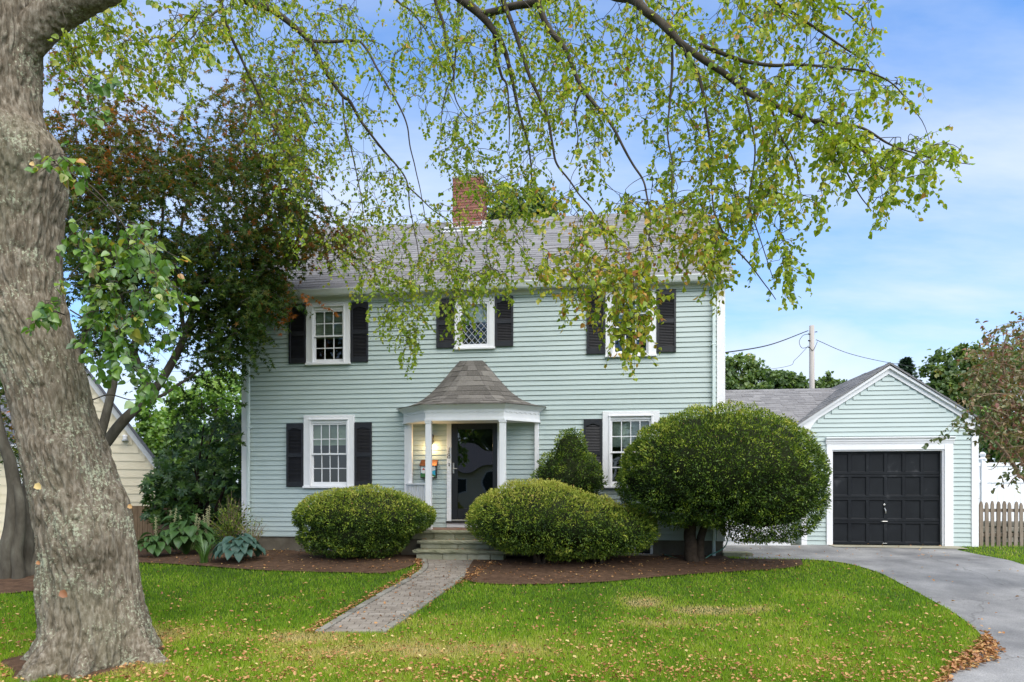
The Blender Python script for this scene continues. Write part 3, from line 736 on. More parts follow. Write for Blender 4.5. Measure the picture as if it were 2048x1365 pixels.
# soffit, gutter
MB().bbox(-.16, W_+.16, -.20, .0, 5.575, 5.60, .003).build('soffit', M['white'], house)
gprof = [(-.20,5.475),(-.245,5.475),(-.262,5.50),(-.285,5.555),(-.30,5.585),(-.30,5.603),(-.292,5.603),(-.286,5.588),(-.205,5.50),(-.20,5.603)]
MB().prism(gprof, 0, -.17, W_+.17).build('gutter', M['gutter'], house)
MB().bbox(-.16, W_+.16, -.198, -.176, 5.46, 5.61, .003).build('fascia', M['gutter'], house)
def downspout(x, ztop, zbot, parent, w=.062, y=-.085, mat='downspout', elbow=True):
    m = MB()
    if elbow: m.tube([(x, -.24, ztop+.08), (x, -.22, ztop), (x, y, ztop-.22), (x, y, ztop-.30)], [w*.6]*4, 6)
    m.bbox(x-w/2, x+w/2, y-w*.45, y+w*.45, zbot, ztop-.26 if elbow else ztop, .008); o = m.build('downspout', M[mat], parent)
    for z in (zbot+1.0, zbot+2.6, zbot+4.2):
        if z < ztop-.4: MB().bbox(x-w/2-.012, x+w/2+.012, y-w*.5, -.02, z, z+.02, .003).build('bracket', M[mat], o)
downspout(.165, 5.48, .10, house); downspout(9.985, 5.48, .04, house)
# roof
RY, RZ = D_/2, 8.43; e0 = (-.225, 5.60); Ls = math.hypot(RY-e0[0], RZ-e0[1]); up = ((RY-e0[0])/Ls, (RZ-e0[1])/Ls); nr = (-up[1], up[0])
rx0, rx1 = -.17, W_+.17
MB().add([(rx0,e0[0],e0[1]),(rx1,e0[0],e0[1]),(rx1,RY,RZ),(rx0,RY,RZ)], [(0,1,2,3)]).add([(rx0,D_-e0[0],e0[1]),(rx1,D_-e0[0],e0[1]),(rx1,RY,RZ-.002),(rx0,RY,RZ-.002)], [(0,1,2,3)]).build('roof', M['shingle'], house)
shingle_roof(house, rx0-.01, rx1+.01, e0, up, nr, Ls, M['shingle'], .158, single=lambda r: r < 9)
for k in range(46):
    x = rx0 + (rx1-rx0)*k/46
    MB().add([(x,RY-.13,RZ-.085),(x+.25,RY-.13,RZ-.08),(x+.25,RY,RZ+.028),(x,RY,RZ+.020),(x,RY+.13,RZ-.085),(x+.25,RY+.13,RZ-.08),(x,RY-.13,RZ-.11),(x+.25,RY-.13,RZ-.11)], [(0,1,2,3),(3,2,5,4),(6,7,1,0)]).build('ridge_cap', M['shingle'], house)
for sx, sg in ((rx0, -1), (rx1, 1)):   # rake boards
    MB().add([(sx+sg*.012,e0[0],e0[1]-.02),(sx+sg*.012,RY,RZ-.02),(sx+sg*.012,RY,RZ-.20),(sx+sg*.012,e0[0]+.05,e0[1]-.17),(sx-sg*.02,e0[0],e0[1]-.02),(sx-sg*.02,RY,RZ-.02),(sx-sg*.02,RY,RZ-.20),(sx-sg*.02,e0[0]+.05,e0[1]-.17)],
             [(0,1,2,3),(4,5,6,7),(0,1,5,4),(3,2,6,7),(0,3,7,4)]).build('rake_board', M['white'], house)
# chimney of single bricks
ch = MB().box(3.96, 4.72, 3.32, 3.98, 7.9, 9.40).build('chimney', M['mortar'], house)
bm_ = MB().bbox(-.5, .5, -.5, .5, -.5, .5, .03).mesh('brick'); bm_.materials.append(M['brick'])
r_ = 0; z = 8.06
while z < 9.38:
    for face in range(4):
        wdt = .76 if face in (0, 2) else .66; x = -(.105 if r_ % 2 else 0)
        while x < wdt:
            a, b = max(0, x), min(wdt, x+.200); x += .212
            if b-a < .03: continue
            mid = (a+b)/2; pr = .010+random.uniform(-.002,.003)
            if face == 0: lc, sc = (3.96+mid, 3.32-pr/2, z+.031), (b-a, pr+.02, .060)
            elif face == 2: lc, sc = (3.96+mid, 3.98+pr/2, z+.031), (b-a, pr+.02, .060)
            elif face == 1: lc, sc = (3.96-pr/2, 3.32+mid, z+.031), (pr+.02, b-a, .060)
            else: lc, sc = (4.72+pr/2, 3.32+mid, z+.031), (pr+.02, b-a, .060)
            put('brick', bm_, None, ch, lc, None, sc)
    z += .0715; r_ += 1
MB().bbox(3.93, 4.75, 3.29, 4.01, z-.004, z+.05, .01).build('chimney_cap', M['concrete'], ch)
MB().bbox(3.78, 4.90, 3.04, 3.30, 8.02, 8.055, .004).add([(3.86,3.305,8.02),(4.82,3.305,8.02),(4.82,3.305,8.30),(3.86,3.305,8.30)], [(0,1,2,3)]).build('flashing', M['lead'], ch)
fl = MB(); zf_ = lambda y: e0[1]+(y-e0[0])*up[1]/up[0]
fl.add([(3.74,2.92,zf_(2.92)+.022),(4.94,2.92,zf_(2.92)+.022),(4.94,3.32,zf_(3.32)+.022),(3.74,3.32,zf_(3.32)+.022)], [(0,1,2,3)]); fl.build('flashing', M['lead'], ch)

# cellar windows with their wells
for (x0, x1, z0, z1, lb) in [(1.50,2.40,.00,.30,'cellar window behind the round yew'),(8.10,8.80,.02,.345,'cellar window beside the two-lobed yew')]:
    cw_ = MB().bbox(x0, x0+.05, -.03, .012, z0, z1, .003).bbox(x1-.05, x1, -.03, .012, z0, z1, .003).bbox(x0+.05, x1-.05, -.03, .012, z1-.045, z1, .003).bbox(x0+.05, x1-.05, -.03, .012, z0, z0+.045, .003).bbox((x0+x1)/2-.02, (x0+x1)/2+.02, -.025, .012, z0+.045, z1-.045, .003).build('cellar_window', M['white'], house)
    cw_['label'] = lb
    for a, b in ((x0+.05, (x0+x1)/2-.02), ((x0+x1)/2+.02, x1-.05)):
        MB().add([(a,-.008,z0+.045),(b,-.008,z0+.045),(b,-.008,z1-.045),(a,-.008,z1-.045)], [(0,1,2,3)]).build('pane', mat_flat('dark cellar glass', (.02,.022,.024), 0.1, 0.6), cw_)
    MB().prism([(x0-.2,-.02),(x0-.15,-.32),(x1+.15,-.32),(x1+.2,-.02),(x1+.15,-.02),(x1+.11,-.28),(x0-.11,-.28),(x0-.15,-.02)], 2, -.1, .085).build('window_well', M['foundation'], cw_)

# storm door and its surround
dr = MB().bbox(4.66, 4.79, -.062, -.02, .735, 2.79, .005).bbox(5.535, 5.63, -.062, -.02, .735, 2.79, .005).bbox(4.79, 5.535, -.061, -.02, 2.62, 2.79, .005).bbox(4.79, 5.535, -.061, -.02, .735, .96, .005)
dr.bbox(4.81, 5.515, -.067, -.061, .80, .925, .003)
door = dr.build('storm_door', M['black_paint'], house); door['label'] = 'black storm door with a full glass panel'
gq = MB(); nn = 14
vsq = [(4.79+(5.535-4.79)*i/nn, -.035 + .0009*math.sin(i*.33+.4)*math.sin(j*.42+.8), .96+(2.62-.96)*j/(2*nn)) for j in range(2*nn+1) for i in range(nn+1)]
gq.add(vsq, [(j*(nn+1)+i, j*(nn+1)+i+1, (j+1)*(nn+1)+i+1, (j+1)*(nn+1)+i) for j in range(2*nn) for i in range(nn)]); gq.build('pane', M['storm_glass'], door, True)
MB().bbox(4.695, 4.725, -.085, -.061, 1.70, 1.92, .006).tube([(4.71,-.085,1.80),(4.71,-.12,1.80),(4.80,-.122,1.80)], .009, 8).build('handle', M['metal'], door)
MB().bbox(4.66, 5.63, -.07, -.02, .705, .735, .004).build('threshold', M['metal'], door)
MB().bbox(4.70, 5.60, .02, .06, .73, 2.78, .004).bbox(4.82, 5.16, .012, .02, 1.75, 2.6, .004).bbox(5.2, 5.5, .012, .02, 1.75, 2.6, .004).bbox(4.82, 5.5, .012, .02, .9, 1.6, .004).build('inner_door', M['black_paint'], door)
sr = MB().bbox(4.560, 4.660, -.054, 0, .70, 2.80, .004).bbox(5.630, 5.800, -.050, 0, .70, 2.80, .004).bbox(4.560, 5.800, -.048, 0, 2.80, 2.90, .004).bbox(4.560, 5.80, -.052, 0, .572, .668, .004)
sr.build('door_surround', M['white'], house)
MB().bbox(4.55, 5.81, -.10, 0, .669, .699, .004).build('door_sill', M['black_paint'], house)
# house number
nmk = M['black_paint']
MB().tube([(4.597,-.060,2.225),(4.612,-.060,2.24),(4.606,-.060,2.15)], [.006,.009,.008], 6).tube([(4.592,-.060,2.148),(4.622,-.060,2.148)], .006, 6).build('number_one', nmk, house)
e8 = MB()
for (cz_, rx_, rz_) in ((2.098,.021,.024),(2.047,.027,.030)):
    e8.tube([(4.606+rx_*math.cos(t), -.060, cz_+rz_*math.sin(t)) for t in np.linspace(0, 2*math.pi, 17)], .0065, 6, False)
e8.build('number_eight', nmk, house)
MB().bbox(4.602, 4.622, -.062, -.05, 1.85, 1.92, .004).build('doorbell', M['lamp_black'], house)

# portico
porch = bpy.data.objects.new('portico', None); COL.objects.link(porch); porch.parent = house; porch.location = (5.08, 0, 0)
porch['label'] = 'bell-shaped portico roof on slim white posts over the door'
PL = [(-1.42,0),(-1.42,-.12),(-.79,-.75),(.79,-.75),(1.42,-.12),(1.42,0)]
def offset_plan(k):   # push the plan outwards by k
    n = [(-1,0),(-.707,-.707),(0,-1),(.707,-.707),(1,0)]; out = [(PL[0][0]-k, 0)]
    for i in range(1, 5):
        n1, n2 = n[i-1], n[i]; den = 1+n1[0]*n2[0]+n1[1]*n2[1]
        out.append((PL[i][0]+k*(n1[0]+n2[0])/den, PL[i][1]+k*(n1[1]+n2[1])/den))
    out.append((PL[5][0]+k, 0)); return out
def band(mb, k0, k1, z0, z1):
    """moulding that follows the plan: outer offset k0 at its foot, k1 at its top; thickness .05 inwards"""
    a, b, c = offset_plan(k0), offset_plan(k1), offset_plan(-.06); n = 6
    vs_ = [(*p, z0) for p in a]+[(*p, z1) for p in b]+[(*p, z0) for p in c]+[(*p, z1) for p in c]; fs_ = []
    for i in range(5): fs_ += [(i,i+1,n+i+1,n+i),(2*n+i,2*n+i+1,3*n+i+1,3*n+i),(i,2*n+i,2*n+i+1,i+1),(n+i,n+i+1,3*n+i+1,3*n+i)]
    mb.add(vs_, fs_)
lint = MB(); band(lint, .03, .03, 2.735, 2.775); band(lint, .012, .012, 2.776, 2.955); lint.build('lintel', M['white'], porch)
cor = MB(); band(cor, .03, .055, 2.956, 2.985); band(cor, .06, .10, 2.986, 3.02); band(cor, .105, .135, 3.021, 3.045); cor.build('cornice', M['white'], porch)
sw = offset_plan(.0122)
for i in range(5):
    a, b = np.array(sw[i]), np.array(sw[i+1]); ln = np.linalg.norm(b-a)
    if ln < .3: continue
    mb = MB(); scallops(mb, .02, ln-.02, 2.956, 2.895, 0.0, .010, .125, .034); o = mb.build('scallop_trim', M['white'], porch)
    o.location = (a[0], a[1], 0); o.rotation_euler = (0, 0, math.atan2(b[1]-a[1], b[0]-a[0]))
MB().add([(*p, 2.74) for p in offset_plan(-.03)], [tuple(range(6))]).build('porch_ceiling', M['white'], porch)
for (x, y, w) in [(-.74,-.70,.115),(.76,-.70,.125)]:
    MB().bbox(x-w/2, x+w/2, y-w/2, y+w/2, .60, 2.735, .006).bbox(x-w/2-.012, x+w/2+.012, y-w/2-.012, y+w/2+.012, .562, .63, .004).bbox(x-w/2-.012, x+w/2+.012, y-w/2-.012, y+w/2+.012, 2.69, 2.7345, .004).build('post', M['white'], porch)
for x in (-1.375, 1.375, -1.27):
    w = .085
    MB().bbox(x-w/2, x+w/2, -.115 if x != -1.27 else -.20, -.022 if x != -1.27 else -.12, .60 if x != -1.27 else 1.47, 2.735, .005).build('pilaster', M['white'], porch)
# low fluted side panels
for sg in (-1, 1):
    a = np.array([sg*1.35, -.13]); b = np.array([sg*.80, -.68]); dv = (b-a); ln = np.linalg.norm(dv); ang = math.atan2(dv[1], dv[0])
    rl = bpy.data.objects.new('side_railing', None); COL.objects.link(rl); rl.parent = house; rl.location = (5.08+a[0], a[1], 0); rl.rotation_euler = (0, 0, ang)
    MB().bbox(0, ln, -.035, .035, 1.455, 1.492, .004).build('rail', M['white'], rl); MB().bbox(0, ln, -.025, .025, .60, .65, .004).build('rail', M['white'], rl)
    bl = MB().bbox(-.02, .02, -.018, .018, .65, 1.455, .004).mesh('baluster'); bl.materials.append(M['white'])
    for i in range(11): put('baluster', bl, None, rl, (.035+i*(ln-.07)/10, 0, 0))
    MB().box(0.0, ln, .020, .026, .65, 1.455).build('backing_panel', M['white'], rl)
# bell-cast roof: 5 facets, courses of shingles
prof = [(0,0),(.16,.035),(.33,.12),(.46,.23),(.56,.34),(.655,.47),(.745,.60),(.85,.77),(.935,.90),(1.0,1.0)]
base = offset_plan(.15); top = [(-.25,-.025),(-.245,-.03),(-.075,-.05),(.035,-.05),(.235,-.03),(.24,-.025)]
def proof(i, f, lift=0.0):
    """corner i of the roof plan at course height f (0 eave, 1 top)"""
    q = np.interp(f, [p[1] for p in prof], [p[0] for p in prof]); z = 3.045+f*(4.05-3.045)
    return np.array([base[i][0]*(1-q)+top[i][0]*q, base[i][1]*(1-q)+top[i][1]*q, z+lift])
ncr = 11; hs = np.linspace(0, 1, 200); lens = [0]
for k in range(199):
    a = proof(2, hs[k]); b = proof(2, hs[k+1]); lens.append(lens[-1]+np.linalg.norm(b-a))
fr_ = np.interp(np.linspace(0, lens[-1], ncr+1), lens, hs)
deck = MB()
for i in range(5):
    for c in range(ncr): deck.add([proof(i,fr_[c]),proof(i+1,fr_[c]),proof(i+1,fr_[c+1]),proof(i,fr_[c+1])], [(0,1,2,3)])
deck.build('roof_deck', M['shingle_brown'], porch)
for i in range(5):
    for c in range(ncr):
        a0, b0, a1, b1 = proof(i,fr_[c]), proof(i+1,fr_[c]), proof(i,fr_[c+1]), proof(i+1,fr_[c+1])
        nv = np.cross(b0-a0, a1-a0); nv = nv/(np.linalg.norm(nv)+1e-9)
        if nv[2] < 0: nv = -nv
        ln = np.linalg.norm(b0-a0); cuts = [0.0]; x = -random.uniform(0, .25)
        while x < ln:
            x += random.uniform(.20, .34)
            if .06 < x < ln-.06: cuts.append(x/ln)
        cuts.append(1.0)
        for k in range(len(cuts)-1):
            s, e = cuts[k]+.003/max(ln,.05), cuts[k+1]-.003/max(ln,.05)
            if e <= s: continue
            h = random.choice((.007,.010,.013)); p0, p1 = a0+(b0-a0)*s, a0+(b0-a0)*e; q0, q1 = a1+(b1-a1)*s, a1+(b1-a1)*e
            MB().add([p0+nv*.002, p1+nv*.002, p1+nv*h, p0+nv*h, q1+nv*.004, q0+nv*.004], [(0,1,2,3),(3,2,4,5),(0,3,5),(1,4,2)]).build('shingle', M['shingle_brown'], porch)

# ------------------------------------------------------------------ front steps
steps = thing('front_steps', 'mossy stone front steps with three slab treads below the portico', 'steps', (OX[0], OX[1], 0), HROT)
def rough_slab(x0, x1, y0, y1, z0, z1, name, parent, mat):
    """stone slab with a hewn front edge"""
    n = int((x1-x0)/.06); m = MB(); vs_, fs_ = [], []
    for i in range(n+1):
        x = x0+(x1-x0)*i/n; j = [random.uniform(-.008,.010) for _ in range(3)]
        vs_ += [(x,y1,z1),(x,y0+.006+j[0]*.5,z1+random.uniform(-.002,.002)),(x,y0+j[1],(z0+z1)/2),(x,y0+.012+j[2],z0),(x,y1,z0)]
    for i in range(n):
        for k in range(5): a = i*5+k; b = i*5+(k+1) % 5; fs_.append((a,b,b+5,a+5))
    fs_ += [(0,1,2,3,4), tuple(n*5+k for k in range(5))]
    return m.add(vs_, fs_).build(name, mat, parent)
rough_slab(3.74, 6.42, -.92, -.02, .505, .560, 'tread', steps, M['stone'])
rough_slab(4.24, 6.02, -1.22, -.85, .325, .378, 'tread', steps, M['stone'])
rough_slab(4.24, 6.02, -1.53, -1.15, .170, .225, 'tread', steps, M['stone'])
for (y, z0, z1, xa, xb) in ((-.86,.379,.504,3.80,6.36),(-1.17,.226,.324,4.29,5.97),(-1.47,-.05,.169,4.29,5.97)):
    x = xa
    while x < xb-.05:
        w = random.uniform(.38, .75); e = min(x+w, xb); e = xb if xb-e < .25 else e
        MB().bbox(x+.004, e-.004, y+random.uniform(-.006,.006), y+.30, z0, z1, .008).build('riser_block', M['stone'], steps); x = e
MB().box(3.80, 6.36, -.80, .0, -.1, .50).build('platform_core', M['foundation'], steps)
x = 3.85
while x < 6.3:
    MB().bbox(x+.002, min(x+.198, 6.34), -.78, -.03, .561, .570, .002).build('floor_tile', M['porch_floor'], steps); x += .2

# ------------------------------------------------------------------ garage
gd = 2.1; gp = hl(0, gd)
garage = thing('garage', 'pale green attached garage with a gable front and black panelled door', 'garage', (gp[0], gp[1], 0), HROT)
gx0, gx1, gxp = 12.247, 15.93, 14.10; gz0 = .115; ge, gpk = 2.80, 4.10
sl_ = (gpk-ge)/(gxp-gx0+.10)
gop = (12.83, 15.33, -.2, 2.30)
def glim(za, zb):
    if zb < ge-.10: return (gx0+.06, gx1-.06)
    t = (gpk-.14-zb)/sl_; return (max(gx0+.06, gxp-t), min(gx1-.06, gxp+t))
gw = MB(); wall_with_holes(gw, gx0, gx1, gz0-.02, ge, [gop], 0.0)
gw.add([(gx0,0,ge),(gx1,0,ge),(gx1,0,ge+.02),(gxp,0,gpk-.05),(gx0,0,ge+.02)], [(0,1,2,3,4)])
gw.add([(gx0,0,gz0-.02),(gx0,6,gz0-.02),(gx0,6,ge),(gx0,0,ge)], [(0,1,2,3)]).add([(gx1,0,gz0-.02),(gx1,6,gz0-.02),(gx1,6,ge),(gx1,0,ge)], [(0,1,2,3)]).add([(gx0,6,0),(gx1,6,0),(gx1,6,ge),(gxp,6,gpk-.05),(gx0,6,ge)], [(0,1,2,3,4)])
gw.build('wall', M['siding'], garage)
siding(garage, gx0+.06, gx1-.06, gz0, gpk-.2, [gop], SBm, M['siding'], limit=glim)
MB().box(gx0+.01, gx0+.6, .012, 6, -.3, gz0-.004).box(gx1-.55, gx1-.01, .012, 6, -.3, gz0-.004).build('foundation', M['foundation'], garage)
for a, b in ((gx0, gx0+.122), (gx1-.125, gx1)):
    MB().bbox(a, b, -.040, -.001, gz0-.01, ge-.08, .004).build('corner_board', M['white'], garage)
MB().bbox(gx1+.001, gx1+.024, -.033, .11, gz0-.01, ge-.08, .004).build('corner_board', M['white'], garage)
# raking frieze with curved feet
rb = MB()
for sg in (-1, 1):
    xe = gx0-.10 if sg < 0 else gx1+.04; q = lambda x: gpk - sl_*abs(x-gxp)
    ze = q(xe); w = .15; pts = [(gxp, gpk), (xe, ze), (xe, ze-.16)]
    cx = gx0+.122 if sg < 0 else gx1-.125
    pts += [(cx, ze-.16)] if True else []
    for k in range(7):
        t = k/6; xx = cx + (-sg)*(.02+.26*t); arc = q(xx)-w-.02*(1-t) - .20*(1-t)**2.6; pts.append((xx, arc))
    pts.append((gxp, gpk-w*1.15))
    m_ = MB().prism(pts, 1, -.042 if sg < 0 else -.0415, -.002); m_.build('rake_frieze', M['white'], garage)
    MB().add([(xe-sg*-.02,-.10,ze+.005),(gxp,-.10,gpk+.005),(gxp,-.10,gpk-.055),(xe-sg*-.02,-.10,ze-.055),(xe-sg*-.02,0,ze+.005),(gxp,0,gpk+.005),(gxp,0,gpk-.055),(xe-sg*-.02,0,ze-.055)], [(0,1,2,3),(0,1,5,4),(3,2,6,7),(0,3,7,4)]).build('rake_moulding', M['white'], garage)
    # roof slope
    L = math.hypot(gxp-xe, gpk-ze); s0 = xe+sg*.04
    zz = q(s0)
    MB().add([(s0,-.13,zz+.008),(gxp,-.13,gpk+.03),(gxp,6.1,gpk+.03),(s0,6.1,zz+.008),(s0,-.13,zz+.035),(gxp,-.13,gpk+.06),(gxp,6.1,gpk+.06),(s0,6.1,zz+.035)], [(4,5,6,7),(0,1,5,4),(0,3,7,4),(0,1,2,3)]).build('roof', M['shingle'], garage)
    fv, ff = [], []
    rows = int(L/.155)
    for r in range(rows+1):
        f0, f1 = r/rows, min(1, (r+1.2)/rows); y = -.135-random.uniform(0,.2)
        while y < 6.1:
            w2 = random.uniform(.22,.42); a, b = max(y,-.135), min(y+w2, 6.1); y += w2
            if b-a < .02: continue
            h = random.choice((.006,.010,.014)); xa, xb = s0+(gxp-s0)*f0, s0+(gxp-s0)*f1; za, zb = zz+.035+(gpk+.06-zz-.035)*f0, zz+.035+(gpk+.06-zz-.035)*f1
            n = len(fv); fv += [(xa,a+.002,za),(xa,b-.002,za),(xa,b-.002,za+h+.003),(xa,a+.002,za+h+.003),(xb,b-.002,zb+.003),(xb,a+.002,zb+.003)]
            ff += [(n,n+1,n+2,n+3),(n+3,n+2,n+4,n+5),(n,n+3,n+5),(n+1,n+4,n+2)]
    fo = MB().add(fv, ff).build('shingle_field', M['shingle'], garage); fo['kind'] = 'stuff'
# door surround and door
cs = MB().bbox(12.785,12.905,-.052,-.001,gz0-.01,2.36,.004).bbox(15.25,15.43,-.052,-.001,gz0-.01,2.36,.004).bbox(12.785,15.43,-.047,-.001,2.361,2.385,.003).bbox(12.905,15.25,-.047,-.001,2.245,2.36,.003)
cs.build('door_surround', M['white'], garage)
MB().prism([(-.001,2.386),(-.055,2.386),(-.06,2.42),(-.075,2.44),(-.075,2.47),(-.11,2.505),(-.11,2.52),(-.001,2.535)], 0, 12.765, 15.45).build('door_cornice', M['white'], garage)
MB().bbox(12.905,12.925,-.02,.12,gz0,2.245,.003).bbox(15.215,15.25,-.02,.12,gz0,2.245,.003).bbox(12.925,15.215,-.02,.12,2.215,2.245,.003).build('door_jamb', M['white'], garage)
dx0, dx1, dz0, dz1 = 12.927, 15.213, .125, 2.213; dy = .055
gdoor = bpy.data.objects.new('garage_door', None); COL.objects.link(gdoor); gdoor.parent = garage
nr_, nc_ = 4, 6; rh, cw_ = (dz1-dz0)/nr_, (dx1-dx0)/nc_
for r in range(nr_):
    za, zb = dz0+r*rh, dz0+(r+1)*rh; m = MB()
    m.bbox(dx0, dx1, dy, dy+.035, za+.004, za+.062, .004).bbox(dx0, dx1, dy, dy+.035, zb-.052, zb-.004, .004)
    for c in range(nc_+1):
        xc = dx0+c*cw_; m.bbox(max(dx0, xc-.034), min(dx1, xc+.034), dy+.001, dy+.034, za+.06, zb-.05, .003)
    m.build('door_section', M['garage_paint'], gdoor)
    for c in range(nc_):
        xa, xb = dx0+c*cw_+.034, dx0+(c+1)*cw_-.034
        if c == 0: xa = dx0+.034
        b_ = .014; z0_, z1_ = za+.062, zb-.052
        MB().add([(xa,dy+.006,z0_),(xb,dy+.006,z0_),(xb,dy+.006,z1_),(xa,dy+.006,z1_),(xa+b_,dy+.020,z0_+b_),(xb-b_,dy+.020,z0_+b_),(xb-b_,dy+.020,z1_-b_),(xa+b_,dy+.020,z1_-b_)],
                 [(4,5,6,7),(0,1,5,4),(1,2,6,5),(2,3,7,6),(3,0,4,7)]).build('door_panel', M['garage_paint'], gdoor)
MB().lathe([(0.0,.0),(.02,.0),(.022,.006),(.012,.012),(0,.012)], 12).build('lock', M['metal'], gdoor).matrix_local = __import__('mathutils').Matrix.Translation((14.04, dy-.002, 1.02)) @ __import__('mathutils').Matrix.Rotation(R(90), 4, 'X')
MB().tube([(14.035,dy-.02,.95),(14.06,dy-.03,.88),(14.065,dy-.02,.83)], [.008,.014,.010], 6).build('handle', M['metal'], gdoor)
MB().tube([(13.97,dy-.008,.648),(13.99,dy-.035,.648),(14.09,dy-.035,.648),(14.11,dy-.008,.648)], .009, 6).build('pull_handle', M['metal'], gdoor)
MB().bbox(14.0,14.09,dy-.02,dy,.15,.165,.003).build('pull_handle', M['metal'], gdoor)
MB().box(dx0-.02, dx1+.02, dy+.036, dy+.05, dz0, dz1+.02).build('door_backing', M['black_paint'], gdoor)

# ------------------------------------------------------------------ breezeway between house and garage
bz = thing('breezeway', 'low white breezeway with grey shingle roof between house and garage', 'breezeway', (gp[0], gp[1], 0), HROT)
bx0, bx1 = 10.20, 12.24; by = .42
bw = MB(); bop = [(10.55,11.45,.35,2.35),(11.62,12.02,1.15,2.3)]
wall_with_holes(bw, bx0, bx1, .02, 2.74, bop, by); bw.build('wall', M['white'], bz)
MB().bbox(10.57,11.43,by+.02,by+.06,.36,2.34,.004).bbox(10.66,11.34,by+.0,by+.02,.45,.98,.004).build('door', M['white'], bz)
pane_quad(10.66, 11.34, 1.1, 2.25, by+.018, bz, M['glass'])
pane_quad(11.62, 12.02, 1.15, 2.3, by+.03, bz, M['glass'])
MB().bbox(11.56,11.62,by-.03,by,1.10,2.36,.003).bbox(12.02,12.08,by-.03,by,1.10,2.36,.003).bbox(11.62,12.02,by-.03,by,1.08,1.15,.003).bbox(11.62,12.02,by-.03,by,2.3,2.36,.003).build('window_frame', M['white'], bz)
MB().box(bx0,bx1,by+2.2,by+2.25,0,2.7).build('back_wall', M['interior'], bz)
e1 = (.02, 2.80); r1 = (2.10, 3.90); L1 = math.hypot(r1[0]-e1[0], r1[1]-e1[1]); up1 = ((r1[0]-e1[0])/L1, (r1[1]-e1[1])/L1); nr1 = (-up1[1], up1[0])
MB().add([(bx0-.0,*e1),(13.9,*e1),(13.9,*r1),(bx0,*r1)], [(0,1,2,3)]).add([(bx0,4.2,2.8),(13.9,4.2,2.8),(13.9,r1[0],r1[1]-.002),(bx0,r1[0],r1[1]-.002)], [(0,1,2,3)]).build('roof', M['shingle'], bz)
def bxl(t):  # the garage roof slope cuts the courses on the right
    z = e1[1]+up1[1]*t; return (bx0, min(13.9, gx0-.12 + max(0, (z-2.78))/sl_))
shingle_roof(bz, bx0, 13.9, e1, up1, nr1, L1, M['shingle'], .128, single=lambda r: True, wlo=.16, whi=.30, thick=.007, xlim=bxl)
for k in range(26):
    x = bx0 + k*.128
    if x > 13.6: break
    MB().add([(x,r1[0]-.10,r1[1]-.035),(x+.15,r1[0]-.10,r1[1]-.028),(x+.15,r1[0],r1[1]+.032),(x,r1[0],r1[1]+.024),(x,r1[0]+.10,r1[1]-.035),(x+.15,r1[0]+.10,r1[1]-.03),(x,r1[0]-.10,r1[1]-.05),(x+.15,r1[0]-.10,r1[1]-.05)], [(0,1,2,3),(3,2,5,4),(6,7,1,0)]).build('ridge_cap', M['shingle'], bz)
MB().prism([(.04,2.68),(-.01,2.68),(-.05,2.74),(-.06,2.785),(-.06,2.80),(-.05,2.80),(-.045,2.785),(.035,2.70),(.04,2.80)], 0, bx0, 12.14).build('gutter', M['white'], bz)
MB().bbox(bx0, bx1-.1, .04, by, 2.66, 2.69, .003).build('soffit', M['white'], bz)
MB().bbox(11.98,12.06,.10,.16,.15,2.68,.01).build('downspout', M['downspout'], bz)
bs = thing('side_steps', 'white wooden steps up to the breezeway door', 'steps', (gp[0], gp[1], 0), HROT)
MB().bbox(10.50,11.95,-.28,-.25,.09,.225,.004).bbox(10.50,11.95,-.25,.36,.05,.222,.004).build('riser', M['white'], bs)
MB().bbox(10.48,11.97,-.31,.10,.228,.262,.006).build('tread', M['white'], bs)
MB().bbox(10.55,11.80,.02,.05,.263,.42,.004).build('riser', M['white'], bs); MB().bbox(10.53,11.82,-.01,.40,.422,.456,.006).build('tread', M['white'], bs)
st_ = thing('stepping_stone', 'flat mossy stone at the corner of the house by the hose', 'stone', (*G(1470,1112), 0.06))
rough_slab(-.28, .30, -.16, .2, -.08, .07, 'slab', st_, M['stone'])
st_.location.z = float(zg(*G(1470,1112)))

# ------------------------------------------------------------------ lamps, mailbox, hose
def lantern(name, label, pos, lit):
    t = thing(name, label, 'wall lamp', pos, HROT, None)
    MB().bbox(-.035,.035,-.012,0,-.09,.07,.004).tube([(0,-.01,.02),(0,-.06,.06),(0,-.10,.055)], .009, 6).build('bracket', M['lamp_black'], t)
    n = 6; c = (0,-.10,0)
    MB().lathe([(0,.12),(.012,.115),(.02,.095),(.055,.07),(.066,.045),(.066,.03),(0,.03)], 12, c).build('cap', M['lamp_black'], t, True)
    MB().lathe([(0,-.145),(.035,-.145),(.042,-.125),(0,-.125)], 12, c).build('base', M['lamp_black'], t)
    bars = MB()
    for k in range(n):
        a = 2*math.pi*k/n; bars.tube([(c[0]+.060*math.cos(a), c[1]+.060*math.sin(a), .03), (c[0]+.042*math.cos(a), c[1]+.042*math.sin(a), -.125)], .0045, 4)
    bars.build('cage', M['lamp_black'], t)
    if lit: MB().lathe([(0,.03),(.018,.02),(.026,-.02),(.022,-.075),(.012,-.10),(0,-.10)], 12, c).build('bulb', M['lamp_on'], t, True)
    MB().lathe([(.054,.03),(.037,-.124)], 12, c).build('glass', mat_glass('lantern glass', (.95,.93,.88), .05) if lit else mat_glass('frosted lantern glass', (.75,.76,.74), .2), t, True)
    if lit:
        ld = bpy.data.lights.new('bulb_light', 'POINT'); ld.energy = 4.2; ld.color = (1.0,.66,.30); ld.shadow_soft_size = .03
        lo = bpy.data.objects.new('bulb_light', ld); COL.objects.link(lo); lo.parent = t; lo.location = (0,-.13,-.17)
    return t
lantern('wall_lantern', 'lit black lantern glowing on the wall inside the portico', tuple(hl(4.235,-.02,2.44)), True)
